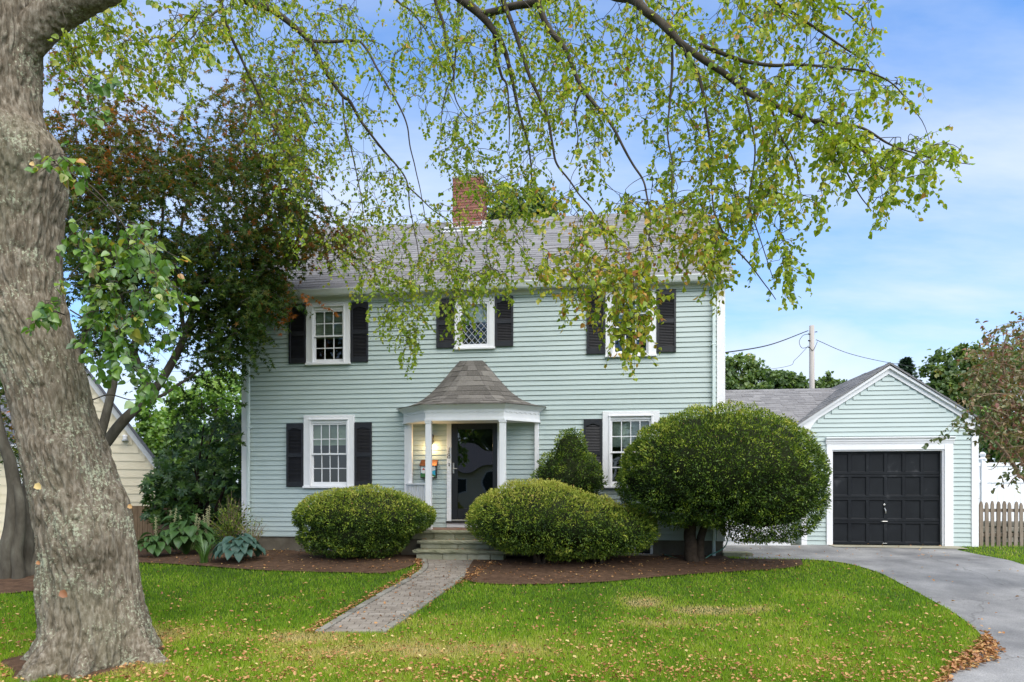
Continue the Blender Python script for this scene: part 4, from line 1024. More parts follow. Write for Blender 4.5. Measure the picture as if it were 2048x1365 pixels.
lantern('wall_lantern', 'unlit black lantern on the garage wall beside the yew', tuple(hl(12.60,2.08,2.07)), False)

mbx = thing('mailbox', 'copper-lidded wall mailbox painted with a coastal scene beside the door', 'mailbox', tuple(hl(4.185,-.02,1.60)), HROT)
MB().bbox(-.165,.165,-.13,0,0,.27,.005).build('box', M['lamp_black'], mbx)
MB().add([(-.18,-.155,.265),(.18,-.155,.265),(.18,.0,.385),(-.18,.0,.385),(-.18,-.155,.250),(.18,-.155,.250),(.18,0,.27),(-.18,0,.27)], [(0,1,2,3),(4,5,1,0),(0,3,7,4),(1,5,6,2)]).build('lid', M['copper'], mbx)
def paint(name, poly, c, k): MB().add([(p[0], -.1305-.0006*k, p[1]) for p in poly], [tuple(range(len(poly)))]).build(name, mat_flat('paint '+name, c, .5, .3, var=.05), mbx)
paint('painted_sky', [(-.155,.02),(.155,.02),(.155,.25),(-.155,.25)], (.66,.70,.72), 1)
paint('painted_sea', [(-.155,.02),(.155,.02),(.155,.17),(.02,.125),(-.155,.11)], (.04,.36,.52), 2)
paint('painted_shore', [(-.155,.02),(.155,.02),(.155,.06),(.06,.10),(-.05,.13),(-.155,.10)], (.05,.16,.05), 3)
paint('painted_beach', [(-.03,.02),(.13,.02),(.12,.04),(.0,.05)], (.70,.68,.58), 4)
paint('painted_lighthouse', [(-.02,.11),(.02,.11),(.014,.22),(-.014,.22)], (.62,.60,.42), 4)
paint('painted_rooftop', [(-.13,.17),(-.06,.17),(-.095,.215)], (.45,.06,.04), 4)
paint('painted_cottage', [(-.125,.10),(-.065,.10),(-.065,.17),(-.125,.17)], (.72,.70,.66), 5)

hp = [G(1395,1125)[0], G(1395,1125)[1]]
hose = MB(); gpt = lambda u, v, h=.02: (*G(u, v), float(zg(*G(u, v)))+h)
hpts = [gpt(1330,1113,.03), gpt(1365,1122), gpt(1400,1124), (*G(1420,1117), .09), tuple(hl(10.15,-.15,.20)), tuple(hl(10.25,-.12,.38)), tuple(hl(10.28,-.10,.70)), tuple(hl(10.26,-.05,.95))]
hose.tube(catmull(hpts, 8), .012, 7); tag(hose.build('garden_hose', M['hose'], None, True), 'green garden hose running off the house corner into the mulch bed', 'hose')

# ------------------------------------------------------------------ fences on the right
fy = hl(15.95, 2.3); fd = EX; z0f = .10
pk = thing('picket_fence', 'weathered grey picket fence right of the garage', 'fence', (fy[0], fy[1], z0f), HROT*0.3)
MB().bbox(.0,.105,-.05,.055,-.1,1.05,.01).build('post', M['wood_post'], pk)
MB().bbox(-.005,.11,-.055,.06,1.052,1.075,.006).build('post_cap', M['wood_grey'], pk)
MB().bbox(.02,.085,-.056,-.0505,.94,1.02,.002).build('reflector', mat_flat('yellow green reflector', (.35,.40,.05), .4), pk)
pkm = MB().prism([(-.038,-.02),(.038,-.02),(.038,.93),(.022,.99),(.0,1.01),(-.022,.99),(-.038,.93)], 1, -.011, .011).mesh('picket'); pkm.materials.append(M['wood_grey'])
for i in range(30):
    put('picket', pkm, None, pk, (.165+i*.1235, -.02+random.uniform(-.004,.004), random.uniform(-.025,.02)-.02), (random.uniform(-.01,.01), random.uniform(-.02,.02), 0), (random.uniform(.92,1.06),1,1))
for z in (.22, .76): MB().bbox(.1, 3.85, -.005, .035, z, z+.075, .004).build('rail', M['wood_grey'], pk)
vf0 = PT(1962, 975, 17.2)
vf = thing('vinyl_fence', 'tall white vinyl privacy fence behind the picket fence', 'fence', (vf0[0], 17.2, .12), 0)
MB().bbox(-.02,.11,-.06,.07,-.1,1.98,.006).build('post', M['vinyl_white'], vf)
MB().lathe([(.10,0),(.10,.03),(.075,.05),(.05,.07),(.075,.10),(.085,.14),(.06,.18),(.02,.20),(0,.20)], 4, (.045,.005,1.982)).build('post_cap', M['vinyl_white'], vf)
bm2 = MB().bbox(-.071,.071,-.011,.011,.10,1.40,.004).mesh('board'); bm2.materials.append(M['vinyl_white'])
for i in range(24): put('board', bm2, None, vf, (.19+i*.145, .0, 0))
for i in range(4): put('board', bm2, None, vf, (-.10-i*.145, .0, 0))
tm = MB().bbox(-.071,.071,-.011,.011,1.47,1.82,.004).mesh('board'); tm.materials.append(M['vinyl_white'])
for i in range(24): put('board', tm, None, vf, (.19+i*.145, .0, 0))
for i in range(4): put('board', tm, None, vf, (-.10-i*.145, .0, 0))
for (a, b) in ((.115, 3.6), (-.70, -.025)):
    for z in (.04, 1.40, 1.82): MB().bbox(a, b, -.03, .03, z, z+(.07 if z < 1.8 else .09), .005).build('rail', M['vinyl_white'], vf)
MB().bbox(3.6,3.73,-.06,.07,-.1,1.98,.006).build('post', M['vinyl_white'], vf)
sw_ = thing('stone_wall', 'low fieldstone wall seen through the picket fence', 'wall', (vf0[0]-.5, 16.4, .08), 0)
for c in range(4):
    x = random.uniform(-.1,.1)
    while x < 4.4:
        w = random.uniform(.22,.5); b_ = MB().bbox(-.5,.5,-.5,.5,-.5,.5,.16)
        b_.v = [(p[0]+random.uniform(-.05,.05), p[1]+random.uniform(-.06,.06), p[2]+random.uniform(-.07,.07)) for p in b_.v]
        o = b_.build('stone', M['fieldstone'], sw_); o.location = (x+w/2, random.uniform(-.03,.03), .07+c*.125); o.scale = (w*.98, .35, .135); x += w

# ------------------------------------------------------------------ utility pole and cables
pp = PT(1624, 975, 31.0)
pole = thing('utility_pole', 'bleached wooden utility pole standing behind the breezeway', 'utility pole', (pp[0], pp[1], 0))
MB().tube([(0,0,0),(0,0,4),(-.01,0,8.75)], [.15,.125,.11], 14).build('shaft', M['pole'], pole, True)
MB().tube([(-.12,-.05,8.35),(-.22,-.1,8.35)], .03, 6).tube([(-.12,-.05,8.05),(-.2,-.1,8.05)], .035, 6).tube([(.1,-.05,8.45),(.2,-.1,8.45)], .02, 6).tube([(-.12,-.05,7.75),(-.2,-.1,7.75)], .03, 6).build('insulator', M['wire'], pole)
MB().tube(catmull([(-.2,-.1,8.35),(-.45,-.1,8.28),(-.62,-.1,8.0),(-.5,-.1,7.72),(-.2,-.1,7.75),(0,-.13,7.62),(.2,-.1,8.0)], 6), .012, 5).build('cable_loop', M['wire'], pole)
def cable(pts, r, label):
    o = MB().tube(catmull(pts, 10), r, 5).build('overhead_cable', M['wire'], None, True); return tag(o, label, 'cable')
cable([PT(1616,662,31.0), PT(1540,690,26), PT(1447,706,22), PT(1380,714,20)], .022, 'cable sagging from the utility pole down to the house')
cable([PT(1632,680,31.0), PT(1700,708,33), PT(1790,728,35), PT(1900,743,38), PT(1990,741,41)], .014, 'thin cable from the utility pole over the garage peak')
cable([PT(1617,692,31.0), PT(1590,720,33), PT(1565,735,35), PT(1455,748,48)], .010, 'faint cable dropping from the pole behind the trees')

# ------------------------------------------------------------------ neighbouring house on the left
nbY = 18.0; nb0 = PT(302, 975, nbY)
nb = thing('neighbour_house', 'cream clapboard house with a steep gable behind the big tree', 'house', (nb0[0], nbY, .03), R(27.5))
def nz(v): return CZ-(v-V0)/F*nbY-.03
def nxx(u): return (u-302)/F*nbY*.82
npk = (nxx(158), nz(752)); sl2 = (nz(830)-nz(925))/(nxx(302)-nxx(222)); nwl = nxx(20)
SBN = MB().add([(0,-.018,0),(1,-.018,0),(1,-.004,.215),(0,-.004,.215),(0,-.002,0),(1,-.002,0)], [(0,1,2,3),(4,5,1,0)]).mesh('siding_board'); SBN.materials.append(M['yellow_siding'])
xr_ = nxx(312)
def nlim(za, zb): return (max(nwl, npk[0]-(npk[1]-zb)/sl2), min(xr_, npk[0]+(npk[1]-zb)/sl2))
siding(nb, nwl, xr_, .15, npk[1], [], SBN, M['yellow_siding'], expo=.212, limit=nlim, jit=False)
ezz = npk[1]-(xr_-npk[0])*sl2
MB().add([(nwl,0,0),(xr_,0,0),(xr_,0,ezz),(npk[0],0,npk[1]),(nwl,0,npk[1]-(npk[0]-nwl)*sl2)], [(0,1,2,3,4)]).add([(xr_,0,0),(xr_,7,0),(xr_,7,ezz),(xr_,0,ezz)], [(0,1,2,3)]).build('wall', M['yellow_siding'], nb)
MB().box(nwl+.01, xr_-.01, .012, 7, -.3, .149).build('foundation', M['foundation'], nb)
for sg in (-1, 1):
    xe = xr_+.12 if sg > 0 else nwl-.3; ze = npk[1]-abs(xe-npk[0])*sl2; t = .16
    MB().prism([(npk[0], npk[1]+.14), (xe, ze+.14), (xe, ze-.06), (npk[0], npk[1]-.06)], 1, -.06, -.025).build('rake_board', M['white'], nb)
    MB().prism([(npk[0], npk[1]+.26), (xe, ze+.26), (xe, ze+.142), (npk[0], npk[1]+.142)], 1, -.14, 4.5).build('roof', M['slate_roof'], nb)
MB().lathe([(0,.0),(.05,.0),(.06,-.04),(.05,-.09),(.085,-.16),(0,-.17)], 10, (nxx(247), -.06, nz(872))).build('floodlight', M['white'], nb, True)
# wing with a roof slope facing the street, left of the big trunk
wx1 = nxx(42); wy = -.7
MB().add([(wx1-4.5,wy,0),(wx1,wy,0),(wx1,wy,nz(905)),(wx1-4.5,wy,nz(905))], [(0,1,2,3)]).build('wall', M['yellow_siding'], nb)
siding(nb, wx1-4.5, wx1+.35, .15, nz(915), [], SBN, M['yellow_siding'], expo=.212, jit=False, y=wy-.003)
eW = (wy-.3, nz(902)); rW = (wy+1.6, nz(902)+1.35); LW = math.hypot(rW[0]-eW[0], rW[1]-eW[1]); uW = ((rW[0]-eW[0])/LW, (rW[1]-eW[1])/LW)
MB().add([(wx1-4.5,*eW),(wx1+.1,*eW),(wx1+.1,*rW),(wx1-4.5,*rW)], [(0,1,2,3)]).build('roof', M['slate_roof'], nb)
shingle_roof(nb, wx1-4.5, wx1+.12, eW, uW, (-uW[1], uW[0]), LW, M['slate_roof'], .14, single=None)
MB().bbox(wx1-4.5, wx1+.12, wy-.33, wy-.29, nz(902)-.14, nz(902)+.02, .004).bbox(wx1-4.5, wx1+.10, wy-.29, wy, nz(902)-.10, nz(902)-.08, .003).bbox(wx1+.02, wx1+.14, wy-.05, wy, 0.1, nz(902)-.14, .004).build('trim', M['white'], nb)
cb0 = PT(-14, 1100, 16.2)
cb = thing('storage_cabinet', 'dark green storage cabinet with a white side by the cream wall', 'cabinet', (cb0[0]-.4, 15.6, .02), 0)
MB().bbox(0,.62,0,.04,.05,1.42,.006).bbox(.02,.60,.04,.7,.05,1.38,.004).build('door', M['dark_green'], cb)
MB().bbox(.62,.68,.0,.75,.0,1.42,.006).build('side_panel', M['white'], cb); MB().bbox(-.04,.70,-.03,.78,1.422,1.47,.006).build('top', M['dark_green'], cb)
wf0 = PT(264, 1075, 16.8)
wf = thing('board_fence', 'short run of tan board fence beside the rhododendron', 'fence', (wf0[0]-.3, 16.8, .03))
for i in range(11):
    o = MB().bbox(-.06,.06,-.012,.012,0,.92,.004).build('board', M['wood_post'], wf); o.location = (i*.125, 0, random.uniform(-.02,.02))
for z in (.2,.7): MB().bbox(-.06,1.35,.013,.05,z,z+.08,.004).build('rail', M['wood_post'], wf)

# ------------------------------------------------------------------ house across the street (seen mirrored in the storm door)
oh = thing('street_house', 'cream house across the street mirrored in the storm door glass', 'house', (-13.8, -22.0, -.6), R(-14))
MB().box(-7, 7, -6, 0, 0, 3.6).build('wall', M['yellow_siding'], oh)
MB().prism([(-7.0,3.5),(.7,3.5),(-3.0,5.4)], 0, -7.4, 7.4).build('roof', M['slate_roof'], oh)
for x in (-5,-2.6,0,2.6,5):
    MB().box(x-.6,x+.6,0.0,.05,1.2,2.9).build('window_frame', M['white'], oh); MB().box(x-.5,x+.5,.051,.06,1.3,2.8).build('pane', M['dark_green'], oh)

# ------------------------------------------------------------------ plant materials
GREENS = [(0.0,(.085,.16,.012)),(0.30,(.20,.30,.020)),(0.55,(.35,.42,.032)),(0.74,(.52,.46,.06)),(0.86,(.56,.34,.07)),(1.0,(.45,.17,.05))]
M['linden'] = mat_leaf('linden leaf', GREENS, 0.45, 0.45, 0.025)
M['sprout'] = mat_leaf('linden sprout leaf', [(0.0,(.05,.12,.014)),(0.4,(.11,.23,.026)),(0.75,(.20,.31,.036)),(0.9,(.44,.38,.06)),(1.0,(.45,.22,.05))], 0.38, 0.4, 0.06)
M['maple'] = mat_leaf('maple leaf', [(0.0,(.028,.062,.010)),(0.3,(.062,.11,.016)),(0.5,(.125,.145,.020)),(0.66,(.17,.095,.018)),(0.82,(.28,.09,.02)),(1.0,(.46,.16,.03))], 0.38, 0.45, 0.015)
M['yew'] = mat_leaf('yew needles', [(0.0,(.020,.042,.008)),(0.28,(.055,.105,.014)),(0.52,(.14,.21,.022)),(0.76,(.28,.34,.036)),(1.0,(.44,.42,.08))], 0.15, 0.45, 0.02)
M['yew_core'] = mat_noise('yew shading core', [(0.3,(.012,.018,.008)),(0.7,(.03,.035,.015))], 18, 0.95, 0.05)  # near-black colour paints the shaded inside of the bushes
M['rhodo'] = mat_leaf('rhododendron leaf', [(0.0,(.022,.055,.012)),(0.5,(.055,.12,.020)),(1.0,(.14,.22,.04))], 0.2, 0.4, 0.04)
M['tree_far'] = mat_leaf('background tree leaf', [(0.0,(.045,.085,.02)),(0.5,(.11,.18,.036)),(0.85,(.20,.27,.06)),(1.0,(.32,.28,.08))], 0.4, 0.5, 0.04)
M['tree_bright'] = mat_leaf('bright shrub leaf', [(0.0,(.06,.14,.018)),(0.5,(.16,.30,.04)),(1.0,(.32,.44,.08))], 0.45, 0.5, 0.04)
M['spruce'] = mat_leaf('spruce needles', [(0.0,(.012,.03,.016)),(1.0,(.045,.085,.04))], 0.1, 0.5, 0.04)
M['lilac'] = mat_leaf('browning lilac leaf', [(0.0,(.06,.10,.025)),(0.35,(.13,.17,.04)),(0.6,(.22,.19,.06)),(0.8,(.27,.14,.075)),(1.0,(.30,.10,.07))], 0.3, 0.5, 0.05)
M['grass'] = mat_leaf('grass blade', [(0.0,(.075,.16,.009)),(0.30,(.19,.34,.016)),(0.55,(.34,.45,.032)),(0.75,(.50,.45,.11)),(1.0,(.66,.52,.25))], 0.4, 0.5, 0.012)
M['litter'] = mat_leaf('fallen leaf', [(0.0,(.22,.085,.03)),(0.35,(.38,.17,.055)),(0.7,(.50,.29,.10)),(1.0,(.58,.45,.17))], 0.15, 0.6, 0.04, trans_gain=(1.1,1.0,.8))
M['hosta_blue'] = mat_leaf('blue hosta leaf', [(0.0,(.035,.08,.06)),(1.0,(.085,.15,.115))], 0.12, 0.45, 0.025)
M['hosta_green'] = mat_leaf('green hosta leaf', [(0.0,(.035,.085,.022)),(1.0,(.10,.19,.05))], 0.2, 0.42, 0.03)
M['strap'] = mat_leaf('daylily leaf', [(0.0,(.05,.12,.02)),(1.0,(.13,.24,.04))], 0.3, 0.4, 0.06)
M['stalk'] = mat_flat('pale flower stalk', (.34,.33,.18), 0.8, 0.2, var=.25)
M['deadtwig'] = mat_flat('dry shrub twig', (.28,.20,.14), 0.9, 0.1, var=.3)
M['twig'] = mat_noise('linden twig bark', [(0.3,(.045,.036,.028)),(0.7,(.10,.085,.065))], 12, 0.9, 0.1)
M['maple_bark'] = mat_noise('maple bark', [(0.3,(.05,.043,.033)),(0.6,(.10,.09,.07)),(0.85,(.16,.155,.12))], 7, 0.9, 0.1, stretch=(1,1,.4), bump=.5, coord='World')
M['dark_bark'] = mat_flat('dark shrub bark', (.045,.033,.024), 0.9, 0.1, var=.35, scale=14)

# bark of the old linden: grey-brown with pale lichen
def make_bark():
    m, nt, b = base_mat('linden bark', 0.92, 0.12); N_, L_ = nt.nodes, nt.links
    ge = N_.new('ShaderNodeNewGeometry'); mp = N_.new('ShaderNodeMapping'); mp.inputs['Scale'].default_value = (17, 17, 4.2); L_.new(ge.outputs['Position'], mp.inputs['Vector'])
    n1 = N_.new('ShaderNodeTexNoise'); n1.inputs['Scale'].default_value = 1.6; n1.inputs['Detail'].default_value = 8; n1.inputs['Roughness'].default_value = .68; L_.new(mp.outputs[0], n1.inputs['Vector'])
    r1 = _ramp(nt, [(0.30,(.06,.047,.032)),(0.46,(.145,.118,.085)),(0.58,(.225,.192,.148)),(0.72,(.33,.295,.24))]); L_.new(n1.outputs['Fac'], r1.inputs['Fac'])
    n2 = N_.new('ShaderNodeTexNoise'); n2.inputs['Scale'].default_value = 2.1; n2.inputs['Detail'].default_value = 5; L_.new(ge.outputs['Position'], n2.inputs['Vector'])
    n3 = N_.new('ShaderNodeTexNoise'); n3.inputs['Scale'].default_value = 34; n3.inputs['Detail'].default_value = 6; n3.inputs['Roughness'].default_value = .7; L_.new(ge.outputs['Position'], n3.inputs['Vector'])
    ad = N_.new('ShaderNodeMath'); ad.operation = 'MULTIPLY_ADD'; ad.inputs[1].default_value = .62; L_.new(n2.outputs['Fac'], ad.inputs[0]); L_.new(n3.outputs['Fac'], ad.inputs[2])
    mr = N_.new('ShaderNodeMapRange'); mr.inputs['From Min'].default_value = .89; mr.inputs['From Max'].default_value = .95; mr.inputs['To Max'].default_value = .8; L_.new(ad.outputs[0], mr.inputs['Value'])
    mx = N_.new('ShaderNodeMix'); mx.data_type = 'RGBA'; L_.new(mr.outputs[0], mx.inputs['Factor']); L_.new(r1.outputs['Color'], mx.inputs['A']); mx.inputs['B'].default_value = (.40,.42,.30,1)
    # greener algae towards one flank
    n4 = N_.new('ShaderNodeTexNoise'); n4.inputs['Scale'].default_value = .9; L_.new(ge.outputs['Position'], n4.inputs['Vector'])
    m4 = N_.new('ShaderNodeMapRange'); m4.inputs['From Min'].default_value = .5; m4.inputs['From Max'].default_value = .75; m4.inputs['To Max'].default_value = .35; L_.new(n4.outputs['Fac'], m4.inputs['Value'])
    m5 = N_.new('ShaderNodeMix'); m5.data_type = 'RGBA'; L_.new(m4.outputs[0], m5.inputs['Factor']); L_.new(mx.outputs['Result'], m5.inputs['A']); m5.inputs['B'].default_value = (.16,.17,.10,1)
    L_.new(m5.outputs['Result'], b.inputs['Base Color'])
    bp = N_.new('ShaderNodeBump'); bp.inputs['Strength'].default_value = .8; bp.inputs['Distance'].default_value = .02
    L_.new(n1.outputs['Fac'], bp.inputs['Height']); L_.new(bp.outputs[0], b.inputs['Normal']); return m
M['bark'] = make_bark()

# ------------------------------------------------------------------ the big linden
TY = 7.5; tpx = F/TY
tz = lambda v: CZ-(v-V0)/tpx
tx = lambda u: (u-U0)/tpx
gb = float(zg(-4.7, TY))
linden = thing('linden_tree', 'old linden with a thick lichen-covered trunk and drooping branches in front of the house', 'tree', (tx(165), TY, gb))
LX0 = np.array([tx(165), TY, gb])
def bark_relief(P, amp, seed=3):
    w = np.stack([fbm(P*1.7, seed+40, 3), fbm(P*1.7+9, seed+41, 3), np.zeros(len(P))], -1)-.25
    Q = (P + .12*w)*np.array([17, 17, 2.7]); n = fbm(Q, seed, 3)/.875
    rdg = np.abs(2*n-1)                                   # fissures where the noise crosses its middle
    q2 = fbm((P+.1*w)*np.array([38, 38, 14.0]), seed+9, 3)/.875
    return amp*(np.clip(rdg*3.4, 0, 1)**.8 - .6) + amp*.9*(q2-.5)
sil = np.array([(1400,-20,345),(1365,5,335),(1343,22,330),(1312,52,322),(1291,62,316),(1267,74,309),(1240,82,302),(1188,84,287),(1136,79,281),(1088,74,276),(1033,66,267),(1000,60,259),(964,56,240),(920,45,227),(880,37,213),(829,28,193),(794,17,184),(760,5,177),(691,-15,155),(643,-26,141),(588,-38,128),(519,-50,121),(450,-58,123),(396,-62,134),(330,-66,138),(296,-70,132),(269,-72,112),(240,-74,88),(207,-78,80),(138,-88,77),(80,-96,82),(0,-105,84),(-120,-120,70)], float)
nA, nZ = 290, 540
zs = np.linspace(gb-.16, tz(-110), nZ); vz = V0-(zs-CZ)*tpx
o_ = np.argsort(sil[:,0]); Lz = np.interp(vz, sil[o_,0], sil[o_,1]); Rz = np.interp(vz, sil[o_,0], sil[o_,2])
ker = np.hanning(13); ker /= ker.sum()
sm = lambda a: np.convolve(np.pad(a, 6, mode='edge'), ker, 'valid')
Lz, Rz = sm(Lz), sm(Rz)
cxz = tx((Lz+Rz)/2); rz_ = (Rz-Lz)/2/tpx*.845
th = np.arange(nA)*2*np.pi/nA
ZZ, TH = np.meshgrid(zs, th, indexing='ij')
hb = np.clip(ZZ-gb, 0, None)
root = np.exp(-hb/.20)*(.34*np.maximum(0, np.cos(4*TH+.9))**3 + .20*np.maximum(0, np.cos(7*TH+2.1))**2 - .08)
dirn = np.stack([np.cos(TH), np.sin(TH), ZZ*.55], -1).reshape(-1, 3)
lump = (fbm(dirn*1.8, 5, 3).reshape(TH.shape)-.44)*.16
RR = rz_[:, None]*(1+lump) + root*.8
# burls
for (bu, bv, rad, hgt) in [(215,1070,.30,.10),(165,905,.20,.05),(70,650,.22,.05),(95,330,.28,.06),(120,1180,.25,.05),(250,985,.12,.06)]:
    bz_ = tz(bv); ci = np.interp(bz_, zs, cxz); rr = np.interp(bz_, zs, rz_); sx = np.clip((tx(bu)-ci)/rr, -1, 1); bt = -np.arccos(sx)
    dth = (TH-bt+np.pi) % (2*np.pi)-np.pi
    RR = RR + hgt*np.exp(-((dth*rr)**2+(ZZ-bz_)**2)/rad**2)
Pm = np.stack([cxz[:, None]+RR*np.cos(TH), TY+RR*np.sin(TH)*.95, ZZ], -1).reshape(-1, 3)
rel = bark_relief(np.stack([RR*np.cos(TH), RR*np.sin(TH), ZZ], -1).reshape(-1, 3), .040)
out_ = np.stack([np.cos(TH), np.sin(TH), 0*TH], -1).reshape(-1, 3)
Pm = Pm + out_*rel[:, None]
ii = np.arange(nZ-1)[:, None]; jj = np.arange(nA)[None]
Fm = np.stack([ii*nA+jj, ii*nA+(jj+1) % nA, (ii+1)*nA+(jj+1) % nA, (ii+1)*nA+jj], -1).reshape(-1, 4)
put('trunk', np_mesh('trunk', Pm-LX0, Fm, smooth=True), M['bark'], linden)

def bark_tube(P, r, n, amp, name, parent, mat, origin):
    V_, F_ = tube_arrays(P, r, n); C = np.repeat(P, n, axis=0); d = unit(V_-C)
    V_ = V_ + d*bark_relief(V_, amp)[:, None]*np.repeat(r, n)[:, None]/max(r.max(), .01)
    return put(name, np_mesh(name, V_-origin, F_, smooth=True), mat, parent)

limb_pts = [(10,150,7.5),(45,92,7.5),(85,48,7.5),(130,16,7.5),(190,-14,7.5),(260,-40,7.6),(380,-72,7.9),(560,-85,8.3),(760,-80,8.7),(900,-20,9.0)]
LP = catmull([PT(*p) for p in limb_pts], 14); lr = np.interp(np.linspace(0, 1, len(LP)), [0,.15,.35,.5,.7,1], [.17,.185,.175,.155,.125,.085])
bark_tube(LP, lr, 60, .020, 'limb', linden, M['bark'], LX0)

BR = [ # (points u,v,Y), radius start, end  (metres)
 ([(440,-40,9.0),(444,17,9.1),(461,69,9.2),(482,114,9.3),(510,172,9.4),(534,231,9.5),(558,275,9.6),(592,327,9.7)], .030,.007),
 ([(444,17,9.1),(425,28,9.0),(406,45,8.9),(380,80,8.8),(330,110,8.8)], .020,.005),
 ([(450,-40,9.6),(492,2,10.0),(537,17,10.1),(578,45,10.2),(620,83,10.3),(637,117,10.4),(654,148,10.5),(685,193,10.6),(700,205,10.6),(721,244,10.7),(745,275,10.7),(772,306,10.8),(796,334,10.8),(814,365,10.8),(820,413,10.8),(831,470,10.8),(838,540,10.8)], .058,.006),
 ([(814,372,10.8),(841,396,10.7),(872,424,10.6),(903,446,10.6),(920,480,10.5)], .014,.005),
 ([(620,83,10.3),(660,84,10.4),(700,82,10.4),(720,84,10.5),(738,107,10.5),(755,138,10.5),(779,179,10.5),(800,217,10.5),(814,255,10.5),(820,296,10.5),(831,337,10.5),(841,379,10.5),(850,430,10.5)], .026,.006),
 ([(685,193,10.6),(690,250,10.5),(705,310,10.4),(718,370,10.4),(727,430,10.3),(735,500,10.3)], .016,.005),
 ([(760,-60,10.0),(793,0,10.2),(820,21,10.2),(831,34,10.2),(855,69,10.2),(872,103,10.2),(890,150,10.2)], .018,.006),
 ([(831,31,10.2),(876,38,10.2),(905,60,10.2)], .010,.004),
 ([(862,-40,9.5),(872,7,9.5),(886,45,9.5),(893,90,9.5),(903,124,9.5),(907,152,9.5),(893,179,9.5),(884,214,9.5),(880,260,9.5)], .026,.006),
 ([(917,-40,9.4),(917,0,9.4),(917,52,9.4),(912,103,9.5),(908,152,9.5),(910,193,9.5),(930,230,9.5),(960,262,9.5)], .022,.005),
 ([(900,-20,9.0),(934,7,9.0),(962,31,9.0),(986,59,9.0),(1000,79,9.0),(1013,110,9.1),(1020,141,9.1),(1031,193,9.2),(1044,241,9.2),(1055,293,9.3),(1062,344,9.3),(1066,400,9.3)], .068,.007),
 ([(989,69,9.0),(991,100,9.1),(1003,152,9.2),(1013,172,9.2),(1020,230,9.2),(1018,300,9.2)], .030,.006),
 ([(969,28,9.0),(1000,21,8.9),(1027,14,8.8),(1058,7,8.7),(1110,-10,8.6),(1200,-40,8.5)], .045,.045),
 ([(1000,-40,8.8),(1006,0,8.8),(1020,38,8.8),(1034,76,8.8),(1048,121,8.8),(1062,162,8.8),(1079,200,8.8),(1096,241,8.8),(1106,293,8.8),(1113,327,8.8),(1134,355,8.8),(1161,389,8.7),(1182,413,8.7),(1200,450,8.6),(1215,500,8.5)], .036,.006),
 ([(1070,-40,8.4),(1079,7,8.4),(1089,41,8.4),(1106,69,8.4),(1130,100,8.4),(1148,145,8.4),(1165,176,8.4),(1189,207,8.3),(1217,241,8.3),(1241,282,8.2),(1265,331,8.2),(1292,379,8.1),(1300,430,8.0),(1296,490,7.9),(1285,560,7.8)], .046,.006),
 ([(1165,176,8.4),(1150,220,8.5),(1155,280,8.6),(1140,330,8.6)], .015,.005),
 ([(1200,-40,8.5),(1225,-10,8.3),(1268,0,8.0),(1292,24,7.9),(1320,45,7.9),(1341,65,7.8),(1361,86,7.8),(1400,115,7.7),(1451,148,7.7),(1486,179,7.7),(1520,200,7.6),(1541,210,7.6),(1572,220,7.6),(1606,234,7.5),(1627,241,7.5),(1644,262,7.5),(1665,282,7.5),(1692,289,7.4),(1720,300,7.4),(1744,327,7.4),(1782,351,7.4)], .060,.008),
 ([(1361,86,7.8),(1382,127,7.8),(1400,158,7.8),(1410,220,7.8),(1420,290,7.8),(1425,360,7.7),(1430,430,7.6),(1445,480,7.5)], .028,.006),
 ([(1341,65,7.8),(1345,130,7.9),(1340,200,7.9),(1335,270,7.9),(1345,350,7.8),(1350,430,7.7)], .020,.005),
 ([(1400,90,7.8),(1480,120,7.7),(1544,131,7.6),(1589,129,7.6),(1641,133,7.6),(1692,139,7.5),(1727,145,7.5),(1770,160,7.5),(1800,185,7.5),(1828,222,7.5)], .024,.005),
 ([(1480,-60,8.2),(1541,0,8.0),(1568,17,8.0),(1603,38,8.0),(1650,70,7.9),(1690,95,7.9),(1725,120,7.9),(1750,160,7.9)], .028,.005),
 ([(1620,-50,8.1),(1660,0,8.1),(1700,30,8.1),(1735,75,8.1)], .018,.005),
 ([(1627,241,7.5),(1680,248,7.4),(1727,258,7.3),(1772,286,7.3),(1806,300,7.2),(1844,310,7.2),(1875,317,7.2),(1940,325,7.2)], .018,.004),
 ([(1541,210,7.6),(1560,270,7.6),(1590,330,7.5),(1600,390,7.5)], .014,.004),
 ([(1665,282,7.5),(1690,340,7.4),(1720,390,7.4),(1745,420,7.4)], .012,.004),
 ([(1430,430,7.6),(1455,480,7.5),(1500,530,7.4),(1530,570,7.4),(1550,600,7.4)], .012,.004),
 ([(1480,150,7.7),(1510,290,7.6),(1500,400,7.5),(1520,480,7.4),(1545,560,7.4)], .012,.004),
]
bV, bF, o0 = [], [], 0
nodes = [LP]
for pts, ra, rb_ in BR:
    P = catmull([PT(*p) for p in pts], 8)
    P = P + (np.stack([vnoise(P*3.1, s) for s in (1, 2, 3)], -1)-.5)*.05*np.linspace(0, 1, len(P))[:, None]
    r = np.linspace(ra**.5, rb_**.5, len(P))**2
    V_, F_ = tube_arrays(P, r, 8 if ra > .02 else 6); o = np_mesh('branch', V_-LX0, F_, smooth=True)
    put('branch', o, M['twig'], linden); nodes.append(P)
nodes = list(np.vstack(nodes))

